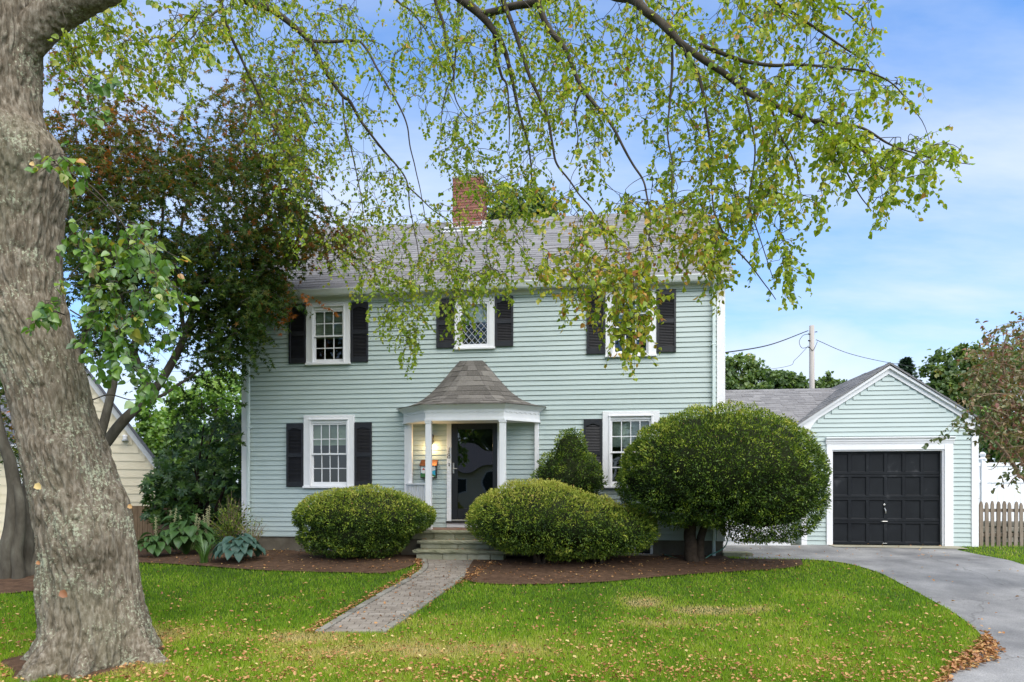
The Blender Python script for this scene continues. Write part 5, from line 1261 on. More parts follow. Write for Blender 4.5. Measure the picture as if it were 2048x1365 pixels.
def spray_cloud(regions, nodes, leaf_gap, flow, droop, seglen, per=(5, 11), conn=True, gap_noise=0.36, twig_r=.0034, lift=0.0, flat=1.0):
    """leafy twigs placed through measured parts of the crown; each is joined by a thin stem to the nearest wood upstream"""
    NB = np.zeros((60000, 3)); nb = len(nodes); NB[:nb] = nodes
    starts = []
    for (poly, n, Y0, sd, tb, ts) in regions:
        p = sample_poly(poly, int(n*1.7)); k = vnoise(np.stack([p[:,0]/70, p[:,1]/70, 0*p[:,0]+Y0], -1), 11)
        p = p[k > gap_noise][:n]
        Yv = Y0 + rng.normal(0, sd, len(p))
        for (u, v), Y in zip(p, Yv): starts.append((*(PT(u, v, Y)+np.array([0, 0, lift])), tb, ts))
    starts = np.array(starts); c = np.array(nodes).mean(0)
    starts = starts[np.argsort(-starts[:, 2])]
    LPs, LA, LN, LT, tw = [], [], [], [], []
    for s in starts:
        p = s[:3].copy(); q = NB[:nb]; d = np.linalg.norm(q-p, axis=1) + 1.3*np.maximum(0, p[2]-q[:, 2]+.02); i = int(np.argmin(d)); a = q[i]
        if conn and d[i] < 1.6:
            mid = (a+p)/2 + np.array([rng.normal(0,.04), rng.normal(0,.04), .10*np.linalg.norm(a-p)])
            t = np.linspace(0, 1, 6)[:, None]; st = a*(1-t)**2+2*mid*t*(1-t)+p*t*t; tw.append((st, .0048, twig_r)); NB[nb:nb+4] = st[1:5]; nb += 4
            dr_ = unit(p-mid)
        else: dr_ = unit(np.array([rng.normal(), rng.normal(), -.5]))
        d0 = unit(dr_*.5 + np.array(flow) + rng.normal(0, .55, 3)*np.array([1, 1, flat])); n = rng.integers(*per); pts = [p]
        for k in range(n):
            d0 = unit(d0 + np.array([0, 0, -droop]) + rng.normal(0, .16, 3)*np.array([1, 1, flat])); p = p + d0*seglen*rng.uniform(.7, 1.25); pts.append(p)
            for _ in range(1 + (rng.random() < leaf_gap)):
                LPs.append(p + rng.normal(0, .012, 3)); side = unit(np.cross(d0, rng.normal(0, 1, 3))); LA.append(d0*.35 + side*.75 + np.array([0, 0, -.55])); LN.append(rng.normal(0, 1, 3)); LT.append(np.clip(rng.normal(s[3], s[4]), 0, 1))
        pts = np.array(pts); tw.append((pts, twig_r, .0012))
        if nb < 59000: NB[nb:nb+len(pts)//2] = pts[:len(pts)//2]; nb += len(pts)//2
    return np.array(LPs), np.array(LA), np.array(LN), np.array(LT), tw

def twigs_mesh(tw, n=3):
    Vs, Fs, o = [], [], 0
    for P, a, b in tw:
        V_, F_ = tube_arrays(np.asarray(P), np.linspace(a, b, len(P)), n); Vs.append(V_); Fs.append(F_+o); o += len(V_)
    return np.vstack(Vs), np.vstack(Fs)

LREG = [ # polygon, number of sprays, distance, spread, tint, tint spread
 ([(200,-60),(520,-60),(520,180),(430,230),(300,200),(210,140),(140,160),(110,110)], 330, 9.0, .8, .46, .20),
 ([(90,80),(210,60),(230,190),(120,200)], 26, 8.2, .5, .42, .2),
 ([(480,-60),(720,-60),(700,140),(640,330),(560,360),(470,240)], 340, 10.2, .9, .44, .18),
 ([(560,300),(650,300),(660,470),(600,520),(560,420)], 70, 10.6, .7, .42, .18),
 ([(640,180),(760,200),(770,330),(880,380),(890,450),(700,470),(640,380)], 120, 10.7, .6, .45, .16),
 ([(700,-60),(900,-60),(900,230),(840,260),(760,200),(690,80)], 150, 10.3, .8, .44, .17),
 ([(860,-60),(1130,-60),(1130,300),(1090,440),(980,440),(930,330),(880,240)], 430, 9.5, .8, .45, .17),
 ([(880,230),(960,330),(980,440),(900,380),(870,340)], 40, 9.8, .6, .42, .15),
 ([(1100,-60),(1480,-60),(1500,200),(1440,460),(1250,450),(1130,420),(1090,250)], 490, 8.5, .7, .46, .19),
 ([(1440,-60),(1715,-60),(1745,60),(1762,150),(1780,170),(1815,195),(1826,215),(1790,225),(1700,225),(1620,215),(1500,200),(1430,100)], 240, 7.8, .55, .48, .18),
 ([(1440,180),(1600,215),(1700,235),(1720,290),(1690,350),(1600,300),(1560,420),(1500,470),(1440,460)], 170, 7.6, .4, .47, .17),
 ([(1620,250),(1760,275),(1850,305),(1925,320),(1890,345),(1830,365),(1790,445),(1740,415),(1720,370),(1650,360)], 120, 7.35, .3, .46, .16),
 ([(1560,410),(1650,410),(1640,440),(1580,460)], 16, 7.5, .3, .46, .16),
 ([(640,430),(890,430),(880,560),(720,590),(650,540)], 90, 10.4, .5, .47, .18),
 ([(700,540),(870,540),(850,640),(828,700),(790,690),(740,630)], 95, 9.6, .4, .43, .15),
 ([(800,680),(845,670),(830,735),(805,735)], 16, 9.6, .25, .42, .12),
 ([(870,430),(1060,430),(1060,520),(1000,590),(890,560)], 95, 9.3, .5, .47, .18),
 ([(870,540),(1010,560),(1020,600),(930,630),(930,670),(880,665)], 80, 8.9, .35, .42, .17),
 ([(1050,420),(1440,420),(1440,570),(1330,580),(1180,590),(1060,560)], 190, 8.0, .5, .55, .22),
 ([(1060,555),(1095,555),(1085,585),(1070,580)], 8, 8.2, .2, .5, .2),
 ([(1140,560),(1300,570),(1310,640),(1270,690),(1220,680),(1150,640)], 95, 7.7, .3, .56, .22),
 ([(1230,670),(1270,680),(1280,720),(1262,715)], 9, 7.6, .15, .55, .18),
 ([(1330,560),(1440,540),(1430,610),(1405,635),(1350,610)], 52, 7.7, .3, .56, .22),
 ([(1410,460),(1460,480),(1450,540),(1410,550)], 22, 7.6, .3, .52, .2),
 ([(1480,470),(1560,480),(1590,530),(1600,565),(1570,570),(1555,590),(1530,560),(1500,530)], 34, 7.4, .25, .45, .14),
]
LPs, LA, LN, LT, tw = spray_cloud(LREG, nodes, .70, (.06, 0, -.18), .12, .046, per=(5, 12), gap_noise=.36, lift=.15)
LS = np.interp(LPs[:, 1], [7.6, 8.6, 10], [.049, .044, .040])*np.clip(rng.lognormal(0, .26, len(LPs)), .45, 1.6)
V_, F_ = scatter(HEART_V, HEART_F, LPs, LA, LN, np.stack([LS*rng.uniform(.75, 1.05, len(LS)), LS, LS*1.3], -1))
co = put('crown', np_mesh('crown', V_-LX0, F_, {'tint': np.repeat(LT, len(HEART_V))}), M['linden'], linden); co['kind'] = 'stuff'
V_, F_ = twigs_mesh(tw); to = put('twigs', np_mesh('twigs', V_-LX0, F_), M['twig'], linden); to['kind'] = 'stuff'
print('linden leaves', len(LPs), 'twigs', len(tw))

# sprouts low on the linden trunk: larger leaves
SP_N = [catmull([PT(*p) for p in q], 6) for q in (
  [(132,340,7.0),(190,380,6.9),(240,440,6.9),(290,520,6.9),(340,560,6.9),(375,640,6.9)], [(135,350,7.0),(200,400,7.0),(260,470,7.1),(300,560,7.1)],
  [(140,620,7.0),(200,660,6.9),(250,720,6.9),(310,780,6.9)], [(130,630,6.9),(100,622,6.7),(70,640,6.6)], [(120,330,6.8),(95,335,6.7),(80,345,6.7)],
  [(185,800,7.0),(220,790,6.9),(270,800,6.9),(300,770,6.9)])]
SREG = [([(140,395),(200,410),(260,450),(330,480),(372,560),(360,600),(300,590),(230,560),(170,540),(135,470)], 74, 6.9, .20, .50, .22),
        ([(135,560),(260,580),(350,600),(368,660),(345,690),(300,640),(250,660),(180,640)], 50, 6.9, .15, .50, .22),
        ([(150,640),(230,650),(270,720),(320,770),(310,800),(240,800),(190,760),(165,700)], 44, 6.9, .15, .36, .15),
        ([(180,760),(300,780),(290,830),(210,830)], 14, 6.9, .12, .34, .12),
        ([(65,612),(130,612),(130,635),(75,640)], 9, 6.55, .06, .48, .15), ([(82,322),(130,318),(140,340),(90,345)], 9, 6.65, .06, .55, .2),
        ([(140,180),(215,120),(230,150),(170,260),(135,300)], 10, 7.0, .3, .45, .2)]
a1, a2, a3, a4, tw2 = spray_cloud(SREG, list(np.vstack(SP_N)), .5, (.15, 0, -.4), .2, .060, per=(2, 6), gap_noise=.3, lift=.06)
ls = .085*rng.uniform(.6, 1.25, len(a1)); V_, F_ = scatter(HEART_V, HEART_F, a1, a2, a3*.6+np.array([0, -.8, .6]), np.stack([ls, ls, ls*1.3], -1))
so = put('sprout_foliage', np_mesh('sprout_foliage', V_-LX0, F_, {'tint': np.repeat(a4, len(HEART_V))}), M['sprout'], linden); so['kind'] = 'stuff'
V_, F_ = twigs_mesh(tw2 + [(q, .008, .003) for q in SP_N], 4); so = put('sprout_twigs', np_mesh('sprout_twigs', V_-LX0, F_), M['twig'], linden); so['kind'] = 'stuff'
# single leaves caught on the bark
for (u, v, tnt, s) in [(70,968,.92,.085),(120,1182,.06,.10),(73,1123,.3,.05),(256,1010,.7,.06),(60,325,.85,.06)]:
    p = PT(u, v, 6.85 if u < 200 else 7.3); V_, F_ = scatter(CURL_V, LANCE_F, p[None], np.array([[.6,0,-.5]]), np.array([[0,-1,.3]]), [[s*1.2, s, s]])
    put('caught_leaf', np_mesh('caught_leaf', V_-LX0, F_, {'tint': np.full(len(V_), tnt)}), M['litter'], linden)

# ------------------------------------------------------------------ maple behind the linden
mbp = G(25, 1160); MX0 = np.array([mbp[0], mbp[1], float(zg(*mbp))])
maple = thing('japanese_maple', 'dark spreading maple with reddening star-shaped leaves behind the linden trunk', 'tree', tuple(MX0))
my = mbp[1]
MBR = [([(10,1185,my),(20,1090,my),(30,1000,my+.1),(20,930,my+.1),(0,860,my+.1),(-30,700,my)], .15,.06),
 ([(30,1180,my-.1),(38,1090,my),(42,1010,my+.05),(25,945,my+.1),(5,890,my+.2)], .10,.05),
 ([(50,1170,my+.1),(55,1080,my+.3),(52,1000,my+.5),(75,900,my+.8),(120,820,my+1.1),(160,700,my+1.3),(200,560,my+1.5)], .12,.05),
 ([(60,1150,my+.2),(110,1040,my+.7),(170,940,my+1.1),(212,884,my+1.4),(255,835,my+1.5),(300,790,my+1.6),(345,725,my+1.7),(372,670,my+1.8),(392,600,my+1.9),(420,530,my+2.0),(460,440,my+2.1)], .13,.035),
 ([(170,940,my+1.0),(205,860,my+1.1),(225,770,my+1.3),(232,690,my+1.4),(240,620,my+1.5),(250,520,my+1.5),(270,400,my+1.6)], .09,.03),
 ([(255,835,my+1.5),(300,805,my+1.6),(360,770,my+1.8),(410,735,my+2.0),(455,722,my+2.2)], .04,.012),
 ([(345,725,my+1.7),(390,650,my+2.0),(430,620,my+2.3),(480,590,my+2.6),(530,560,my+2.8),(560,632,my+2.9)], .04,.012),
 ([(300,790,my+1.6),(270,700,my+1.6),(280,620,my+1.7),(310,520,my+1.8),(330,420,my+1.8),(320,300,my+1.8)], .05,.014),
 ([(372,670,my+1.8),(350,560,my+1.7),(360,450,my+1.7),(400,340,my+1.8),(420,240,my+1.9)], .04,.012),
 ([(392,600,my+1.9),(450,520,my+2.3),(520,460,my+2.6),(600,420,my+2.8),(650,440,my+2.9)], .035,.01),
 ([(420,530,my+2.0),(520,520,my+2.5),(600,500,my+2.8),(680,490,my+3.0),(720,480,my+3.0)], .03,.01),
 ([(200,560,my+1.5),(190,430,my+1.5),(160,320,my+1.4),(150,230,my+1.3)], .04,.012),
 ([(250,520,my+1.5),(230,400,my+1.4),(220,290,my+1.3)], .03,.01)]
mn = []
for pts, ra, rb_ in MBR:
    P = catmull([PT(*p) for p in pts], 8); P = P + (np.stack([vnoise(P*2.7, s) for s in (4, 5, 6)], -1)-.5)*.06; P[0, 2] = min(P[0, 2], MX0[2]) if pts[0][1] > 1140 else P[0, 2]
    r = np.linspace(ra, rb_, len(P)); V_, F_ = tube_arrays(P, r, 10); put('branch' if ra < .09 else 'trunk', np_mesh('branch', V_-MX0, F_, smooth=True), M['maple_bark'], maple); mn.append(P)
Ym = my+1.9
MREG = [([(85,150),(140,120),(210,170),(270,200),(330,240),(330,380),(95,380)], 266, Ym-.3, .6, .57, .18),
 ([(300,260),(400,210),(480,150),(560,140),(640,190),(600,260),(590,330),(470,360),(300,370)], 266, Ym+.2, .8, .50, .2),
 ([(90,300),(600,310),(620,400),(560,470),(400,520),(90,520)], 869, Ym, 1.0, .31, .22),
 ([(130,480),(520,470),(560,560),(540,640),(480,620),(400,560),(300,600),(140,560)], 533, Ym+.2, .9, .22, .16),
 ([(520,380),(620,400),(700,455),(705,500),(660,530),(590,520),(520,490)], 167, Ym+.7, .4, .52, .22),
 ([(490,480),(575,490),(545,560),(520,620),(490,600)], 153, Ym+.5, .4, .38, .24),
 ([(585,600),(600,590),(602,640),(580,650)], 7, Ym+.6, .1, .92, .06),
 ([(390,560),(480,560),(505,640),(490,700),(465,735),(420,730),(375,690),(390,640)], 322, Ym+.3, .5, .20, .14),
 ([(150,560),(280,560),(290,640),(240,700),(150,700)], 153, Ym, .7, .22, .15),
 ([(300,700),(380,740),(480,760),(485,830),(420,850),(360,830),(300,800)], 22, Ym+1.3, .4, .18, .12),
 ([(330,800),(480,800),(485,900),(400,920),(330,870)], 18, Ym+1.4, .4, .16, .12),
 ([(-120,500),(60,420),(60,700),(-120,800)], 83, Ym-.3, .7, .3, .2), ([(-60,780),(15,760),(20,860),(-60,880)], 28, Ym-.4, .4, .45, .25), ([(0,870),(40,880),(50,960),(0,960)], 17, Ym-.8, .3, .25, .15)]
b1, b2, b3, b4, tw3 = spray_cloud(MREG, list(np.vstack(mn)), .75, (.15, 0, -.04), .05, .080, per=(6, 13), gap_noise=.24, twig_r=.003, lift=.12, flat=.35)
ls = .080*rng.uniform(.7, 1.25, len(b1))
V_, F_ = scatter(STAR_V, STAR_F, b1, b2*np.array([1, 1, .6]), b3*.55+np.array([.0, -.25, .8]), np.stack([ls, ls, ls], -1))
cm = put('crown', np_mesh('crown', V_-MX0, F_, {'tint': np.repeat(b4, len(STAR_V))}), M['maple'], maple); cm['kind'] = 'stuff'
V_, F_ = twigs_mesh(tw3); cm = put('twigs', np_mesh('twigs', V_-MX0, F_), M['maple_bark'], maple); cm['kind'] = 'stuff'
print('maple leaves', len(b1))

# ------------------------------------------------------------------ clipped yews
def ell_points(E, n):
    """points on the outer skin of a union of ellipsoids E = [(c, radii, lower radius)]; returns points, normals"""
    area = np.array([r[0]*r[1]+r[0]*r[2]+r[1]*r[2] for _, r, _ in E]); pick = rng.choice(len(E), n, p=area/area.sum())
    d = unit(rng.normal(0, 1, (n, 3))); P = np.zeros((n, 3)); Nn = np.zeros((n, 3)); keep = np.ones(n, bool)
    for k, (c, r, lo) in enumerate(E):
        m = pick == k; rr = np.repeat(np.array(r)[None], m.sum(), 0); rr[:, 2] = np.where(d[m, 2] < 0, lo, r[2])
        P[m] = np.array(c)+d[m]*rr; Nn[m] = unit(d[m]/rr)
    for k, (c, r, lo) in enumerate(E):
        m = pick != k; q = P[m]-np.array(c); rr = np.repeat(np.array(r)[None], m.sum(), 0); rr[:, 2] = np.where(q[:, 2] < 0, lo, r[2])
        ins = ((q/rr)**2).sum(1) < .985; idx = np.where(m)[0]; keep[idx[ins]] = False
    return P[keep], Nn[keep]

def yew(label, base, E, n, stems, size=.048, bright=.5, group=None, core=.88, lumps=.06):
    n = int(n*1.55); base = np.asarray(base, float); t = thing('yew_bush', label, 'bush', tuple(base), 0, group)
    P, Nn = ell_points(E, n)
    # thin patches where the dark inside shows
    hole = fbm(P*np.array([6.5, 6.5, 9.0]), 77, 2)/.75; kp = (hole < .66) | (rng.random(len(P)) < .35); P, Nn = P[kp], Nn[kp]
    c0, r0, _l = E[0]; Nt = unit((P-np.array(c0))/np.array(r0)**2)
    lum = fbm(P*2.6, 31, 3)/.875-.5; fine = vnoise(P*9.0, 8)-.5
    dep = rng.random(len(P))**1.8*.13
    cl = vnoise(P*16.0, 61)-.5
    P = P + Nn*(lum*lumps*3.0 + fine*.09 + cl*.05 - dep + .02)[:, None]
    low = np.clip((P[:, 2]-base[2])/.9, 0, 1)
    # light tips on the crown, darker tint below and with depth
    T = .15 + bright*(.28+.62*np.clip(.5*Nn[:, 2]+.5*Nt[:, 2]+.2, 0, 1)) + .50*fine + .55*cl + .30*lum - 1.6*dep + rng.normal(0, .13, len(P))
    dirn = unit(Nn*.75 + rng.normal(0, .55, P.shape) + np.array([0, 0, .18]))
    s = size*rng.uniform(.6, 1.35, len(P))
    V_, F_ = scatter(np.array([(0,0,0),(.17,.45,.04),(0,1,0),(-.17,.45,.04)]), DIA_F, P, dirn, rng.normal(0, 1, P.shape)+Nn*.6, np.stack([s*1.05, s, s], -1))
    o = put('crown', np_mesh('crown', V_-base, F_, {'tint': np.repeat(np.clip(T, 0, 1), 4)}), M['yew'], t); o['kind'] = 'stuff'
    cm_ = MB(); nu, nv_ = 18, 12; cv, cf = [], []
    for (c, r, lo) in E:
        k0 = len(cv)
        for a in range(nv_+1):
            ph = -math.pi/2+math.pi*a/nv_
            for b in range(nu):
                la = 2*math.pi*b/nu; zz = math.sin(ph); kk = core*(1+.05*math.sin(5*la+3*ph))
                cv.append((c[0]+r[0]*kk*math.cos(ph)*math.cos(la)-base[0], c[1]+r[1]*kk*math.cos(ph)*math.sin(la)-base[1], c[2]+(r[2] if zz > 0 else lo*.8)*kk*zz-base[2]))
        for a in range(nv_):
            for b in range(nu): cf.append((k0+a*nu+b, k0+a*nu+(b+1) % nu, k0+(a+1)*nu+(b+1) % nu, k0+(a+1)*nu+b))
    cm_.add(cv, cf).build('shade_core', M['yew_core'], t, True)  # solid dark core added to stand in for the shaded inside
    for (pts, ra, rb_) in stems:
        P2 = catmull(pts, 6); P2 = P2+(np.stack([vnoise(P2*6, s) for s in (1, 2, 3)], -1)-.5)*.05; V2, F2 = tube_arrays(P2, np.linspace(ra, rb_, len(P2)), 8); put('stem', np_mesh('stem', V2-base, F2, smooth=True), M['dark_bark'], t)
    return t, P, Nn
def fan_stems(c, zc, n, r, z0, spread):
    out = []
    for k in range(n):
        a = 2*math.pi*k/n+random.uniform(-.3,.3); q = random.uniform(.5, 1)
        out.append(([(c[0]+.08*math.cos(a), c[1]+.08*math.sin(a), z0), (c[0]+spread*.35*q*math.cos(a), c[1]+spread*.35*q*math.sin(a), z0+(zc-z0)*.45), (c[0]+spread*q*math.cos(a), c[1]+spread*q*math.sin(a), zc+.1)], r, r*.35))
    return out
BUSHTOP = []
Yl = 13.05
c = PT(728, 1032, Yl); bl_ = (c[0], c[1], float(zg(c[0], c[1])))
t_, P, Nn = yew('broad round clipped yew left of the front steps', bl_, [((c[0], c[1], .84), (1.32, .88, .54), .46), ((c[0]-.15, c[1]+.05, .50), (1.08, .80, .45), .42)], 38000, fan_stems(c, .6, 7, .035, bl_[2], .7), bright=.66, size=.044); BUSHTOP.append((P, Nn))
Yc = 12.45
c = PT(1068, 1035, Yc); c2 = PT(1205, 1062, Yc+.1); bl_ = (c[0]+.3, c[1], float(zg(c[0], c[1])))
t_, P, Nn = yew('two-lobed clipped yew sloping down to the right of the steps', bl_, [((c[0]+.02, c[1], .84), (1.20, .98, .65), .62), ((c2[0]+.02, c2[1], .62), (.95, .90, .50), .46), ((c[0]+.66, c[1], .72), (1.12, .92, .56), .58)], 56000,
  fan_stems((c[0]+.1, c[1]), .6, 8, .04, bl_[2], .75) + fan_stems((c2[0]-.1, c2[1]-.1), .55, 5, .035, bl_[2], .5), bright=.82, size=.044); BUSHTOP.append((P, Nn))
c = PT(1137, 940, 13.35); bl_ = (c[0], c[1], .03)
t_, P, Nn = yew('small dome-shaped yew by the shutter behind the two-lobed yew', bl_, [((c[0], c[1], 1.55), (.66, .55, .58), .55), ((c[0]+.03, c[1], 1.95), (.33, .33, .55), .4), ((c[0], c[1], 1.1), (.6, .5, .4), .6)], 17000, fan_stems(c, 1.0, 5, .03, .03, .35), bright=.30, lumps=.10)
Yb = 12.35
c = PT(1442, 950, Yb); bt = G(1385, 1126); bl_ = (bt[0], bt[1], float(zg(*bt)))
tr_ = [([(bl_[0], bl_[1], bl_[2]-.1), (bl_[0]-.03, bl_[1], .35), (bl_[0]+.02, bl_[1]+.1, .8), (c[0]-.2, c[1], 1.4)], .135, .09), ([(bl_[0]+.12, bl_[1]+.05, bl_[2]-.1), (bl_[0]+.16, bl_[1]+.1, .4), (bl_[0]+.35, bl_[1]+.2, .9)], .10, .06)]
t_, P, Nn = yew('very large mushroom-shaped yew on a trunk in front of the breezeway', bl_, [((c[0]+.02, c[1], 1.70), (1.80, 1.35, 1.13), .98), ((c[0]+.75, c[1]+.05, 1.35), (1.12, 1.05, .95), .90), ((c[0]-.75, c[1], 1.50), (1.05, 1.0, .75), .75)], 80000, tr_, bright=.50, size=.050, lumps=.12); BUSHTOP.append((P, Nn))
# bare low twigs under the large yew, reaching right
bt_ = []
for k in range(26):
    u0_, v0_ = random.uniform(1440,1560), random.uniform(1030,1055); p = PT(u0_, v0_, Yb+random.uniform(-.4,.4)); q = p+np.array([random.uniform(.25,.75), random.uniform(-.2,.2), random.uniform(-.35,-.05)])
    bt_.append((catmull([p-np.array([.4,0,-.12]), p, (p+q)/2+np.array([0,0,-.05]), q], 4), .008, .002))
V_, F_ = twigs_mesh(bt_, 4); o = put('bare_twigs', np_mesh('bare_twigs', V_-np.array(bl_), F_), M['dark_bark'], t_); o['kind'] = 'stuff'

# ------------------------------------------------------------------ rhododendron, hostas, daylilies and border plants
rb0 = PT(395, 1060, 16.3); rX = np.array([rb0[0], 16.3, .03])
rho = thing('rhododendron', 'tall dark rhododendron between the cream house and the house corner', 'shrub', tuple(rX))
wh = []
for (poly, n, Y0, sd) in [([(345,860),(400,830),(490,840),(490,1000),(430,1040),(300,1045),(285,990),(300,940),(320,900)], 420, 16.3, .6), ([(285,960),(350,930),(400,980),(380,1050),(290,1050)], 190, 15.7, .35), ([(420,840),(490,830),(488,960),(430,980)], 90, 15.8, .3)]:
    p = sample_poly(poly, n); wh.append(np.array([PT(u, v, Y0+rng.normal(0, sd)) for u, v in p]))
wh = np.vstack(wh); k = 8; ax = unit(rng.normal(0, .45, wh.shape)+np.array([0, -.45, .75])); Pp, Aa, Nn2, Tt = [], [], [], []
for i in range(len(wh)):
    e1_ = unit(np.cross(ax[i], [1, .2, .1])); e2_ = np.cross(ax[i], e1_); tb = rng.uniform(.1, .75)
    for j in range(k):
        a = 2*np.pi*j/k+rng.uniform(-.3,.3); dd = e1_*np.cos(a)+e2_*np.sin(a); Pp.append(wh[i]); Aa.append(dd+ax[i]*rng.uniform(-.35,.4)); Nn2.append(ax[i]); Tt.append(np.clip(tb+rng.normal(0,.15), 0, 1))
s = .14*rng.uniform(.7, 1.25, len(Pp)); V_, F_ = scatter(LANCE_V, LANCE_F, np.array(Pp), np.array(Aa), np.array(Nn2), np.stack([s*1.1, s, s], -1))
o = put('crown', np_mesh('crown', V_-rX, F_, {'tint': np.repeat(Tt, 6)}), M['rhodo'], rho); o['kind'] = 'stuff'
for k in range(7):
    a = PT(random.uniform(370,420), 1062, 16.3); b = PT(random.uniform(310,480), random.uniform(830,930), 16.3+random.uniform(-.4,.5)); m_ = (a+b)/2+np.array([random.uniform(-.15,.15),0,-.1])
    P2 = catmull([a, m_, b], 8); V2, F2 = tube_arrays(P2, np.linspace(.05,.015,len(P2)), 7); put('stem', np_mesh('stem', V2-rX, F2, smooth=True), M['dark_bark'], rho)

def big_leaf_mesh(name, mat, cup=.18, w=.40):
    vs_, fs_ = [], []; n = 7; rows = [(-1,0,1)]
    for i in range(n+1):
        t = i/n; hw = w*math.sin(math.pi*min(1, t*.94+.06))**.7*(1-.35*t); z = .35*t*(1-t)*1.2-.30*t*t
        for q in (-1,-.5,0,.5,1): vs_.append((q*hw, t, z+cup*(q*q)*hw-.02*math.cos(q*9)))
    for i in range(n):
        for j in range(4): a = i*5+j; fs_.append((a,a+1,a+6,a+5))
    m = bpy.data.meshes.new(name); m.from_pydata(vs_, [], fs_); m.polygons.foreach_set('use_smooth', [True]*len(fs_))
    at = m.attributes.new('tint', 'FLOAT', 'POINT'); at.data.foreach_set('value', [min(1, max(0, .25+.5*abs(v[0])/w+random.uniform(-.12,.12))) for v in vs_]); m.materials.append(mat); m.update(); return m
def hosta(label, u, v, n, R_, H_, ls_, mat, stalks=0):
    g = G(u, v); b = (g[0], g[1], float(zg(*g))+.02); t = thing('hosta', label, 'plant', b)
    ms = [big_leaf_mesh('leaf', mat, random.uniform(.1,.3), random.uniform(.34,.44)) for _ in range(3)]; st = MB()
    for k in range(n):
        a = 2*math.pi*k*.381966; q = math.sqrt((k+.6)/n); r = R_*q*random.uniform(.75,1.0); h = H_*(1-.62*q*q)*random.uniform(.85,1.15)
        p = (r*.62*math.cos(a), r*.62*math.sin(a), h); o = put('leaf', ms[k % 3], None, t, p, (R(random.uniform(-18,8)-25*q), R(random.uniform(-14,14)), a-math.pi/2+random.uniform(-.25,.25)), (ls_*random.uniform(.75,1.2),)*3)
        st.tube([(0,0,0), (p[0]*.5, p[1]*.5, h*.75), p], [.008,.006,.005], 5)
    st.build('petiole', M['strap'], t)
    for k in range(stalks):
        a = random.uniform(0, 6.28); hh = random.uniform(.75,1.05); lx, ly = random.uniform(-.3,.3), random.uniform(-.2,.2); x0_, y0_ = random.uniform(-R_*.6,R_*.6), random.uniform(-.2,.3)
        P2 = catmull([(x0_,y0_,.1),(x0_+lx*.4,y0_+ly*.4,hh*.5),(x0_+lx*.7,y0_+ly*.7,hh)], 6); m = MB().tube(P2, .006, 5)
        for j in range(26):
            f = .55+.45*j/26; z_ = hh*f; c_ = np.array([np.interp(z_, P2[:,2], P2[:,0]), np.interp(z_, P2[:,2], P2[:,1]), z_]); aa = j*2.4; e_ = c_+np.array([.028*math.cos(aa), .028*math.sin(aa), -.016]); m.tube([c_, e_], [.003,.009], 4)
        m.build('flower_stalk', M['stalk'], t)
    return t
hosta('large green hosta with glossy leaves and pale flower stalks at the bed edge', 372, 1112, 64, .80, .74, .24, M['hosta_green'], 7)
hosta('low blue-grey hosta with drooping leaves next to the house corner', 478, 1124, 46, .62, .46, .25, M['hosta_blue'], 0)
hosta('small green hosta half hidden by the linden trunk', 312, 1116, 34, .50, .46, .20, M['hosta_green'], 2)
def strap_plant(label, u, v, n, L_, mat, name='daylily'):
    g = G(u, v); b = np.array([g[0], g[1], float(zg(*g))+.01]); t = thing(name, label, 'plant', tuple(b)); vs_, fs_, ts = [], [], []
    for k in range(n):
        a = random.uniform(0, 6.28); ln = L_*random.uniform(.6,1.15); d = np.array([math.cos(a), math.sin(a), 0]); sd_ = np.array([-d[1], d[0], 0]); w = .012; lean = random.uniform(.25,.8); tv = random.random(); base_ = d*random.uniform(0,.07); i0 = len(vs_)
        for j in range(6):
            f = j/5; c_ = base_ + d*ln*lean*f*f + np.array([0,0,ln*(f*.95-.42*lean*f**3)]); ww = w*(1-f)**.6; vs_ += [c_-sd_*ww, c_+sd_*ww]; ts += [tv, tv]
        for j in range(5): q = i0+2*j; fs_.append((q,q+1,q+3,q+2))
    put('leaves', np_mesh('leaves', np.array(vs_), np.array(fs_), {'tint': ts}, True), mat, t)['kind'] = 'stuff'
strap_plant('arching strap-leaved daylily in front of the large hosta', 408, 1128, 46, .62, M['strap'])
strap_plant('bright strap-leaved daylily clump beside the linden trunk', 300, 1108, 60, .50, M['strap'])
def wispy(label, u, v, Y, h, w, n, mat_l, name, cat, leaf_s, tb, bare=.3):
    p0 = PT(u, v, Y); p0[2] = float(zg(p0[0], p0[1])); t = thing(name, label, cat, tuple(p0)); tws, Pq, Aq, Tq = [], [], [], []
    for k in range(n):
        a = random.uniform(0, 6.28); q = random.random()**.6; e_ = np.array([w*q*math.cos(a), w*.6*q*math.sin(a), h*random.uniform(.55,1.0)*(1-.35*q)]); m_ = e_*np.array([.35,.35,.6])
        P2 = catmull([np.zeros(3), m_, e_], 5); tws.append((P2, .007, .002))
        if random.random() > bare:
            for j in range(34):
                f = random.uniform(.25, 1); c_ = P2[int(f*(len(P2)-1))]+rng.normal(0,.035,3); Pq.append(c_); Aq.append(unit(e_)+rng.normal(0,.6,3)); Tq.append(np.clip(rng.normal(tb,.2),0,1))
    V_, F_ = twigs_mesh(tws, 4); put('stems', np_mesh('stems', V_, F_), M['deadtwig'], t)['kind'] = 'stuff'
    s = leaf_s*rng.uniform(.6,1.3,len(Pq)); V_, F_ = scatter(DIA_V, DIA_F, np.array(Pq), np.array(Aq), rng.normal(0,1,(len(Pq),3)), s)
    put('foliage', np_mesh('foliage', V_, F_, {'tint': np.repeat(Tq, 4)}), mat_l, t)['kind'] = 'stuff'
wispy('wispy half-bare conifer shrub against the left house corner', 462, 1100, 14.35, 1.35, .55, 90, M['yew'], 'juniper', 'shrub', .055, .45, .25)
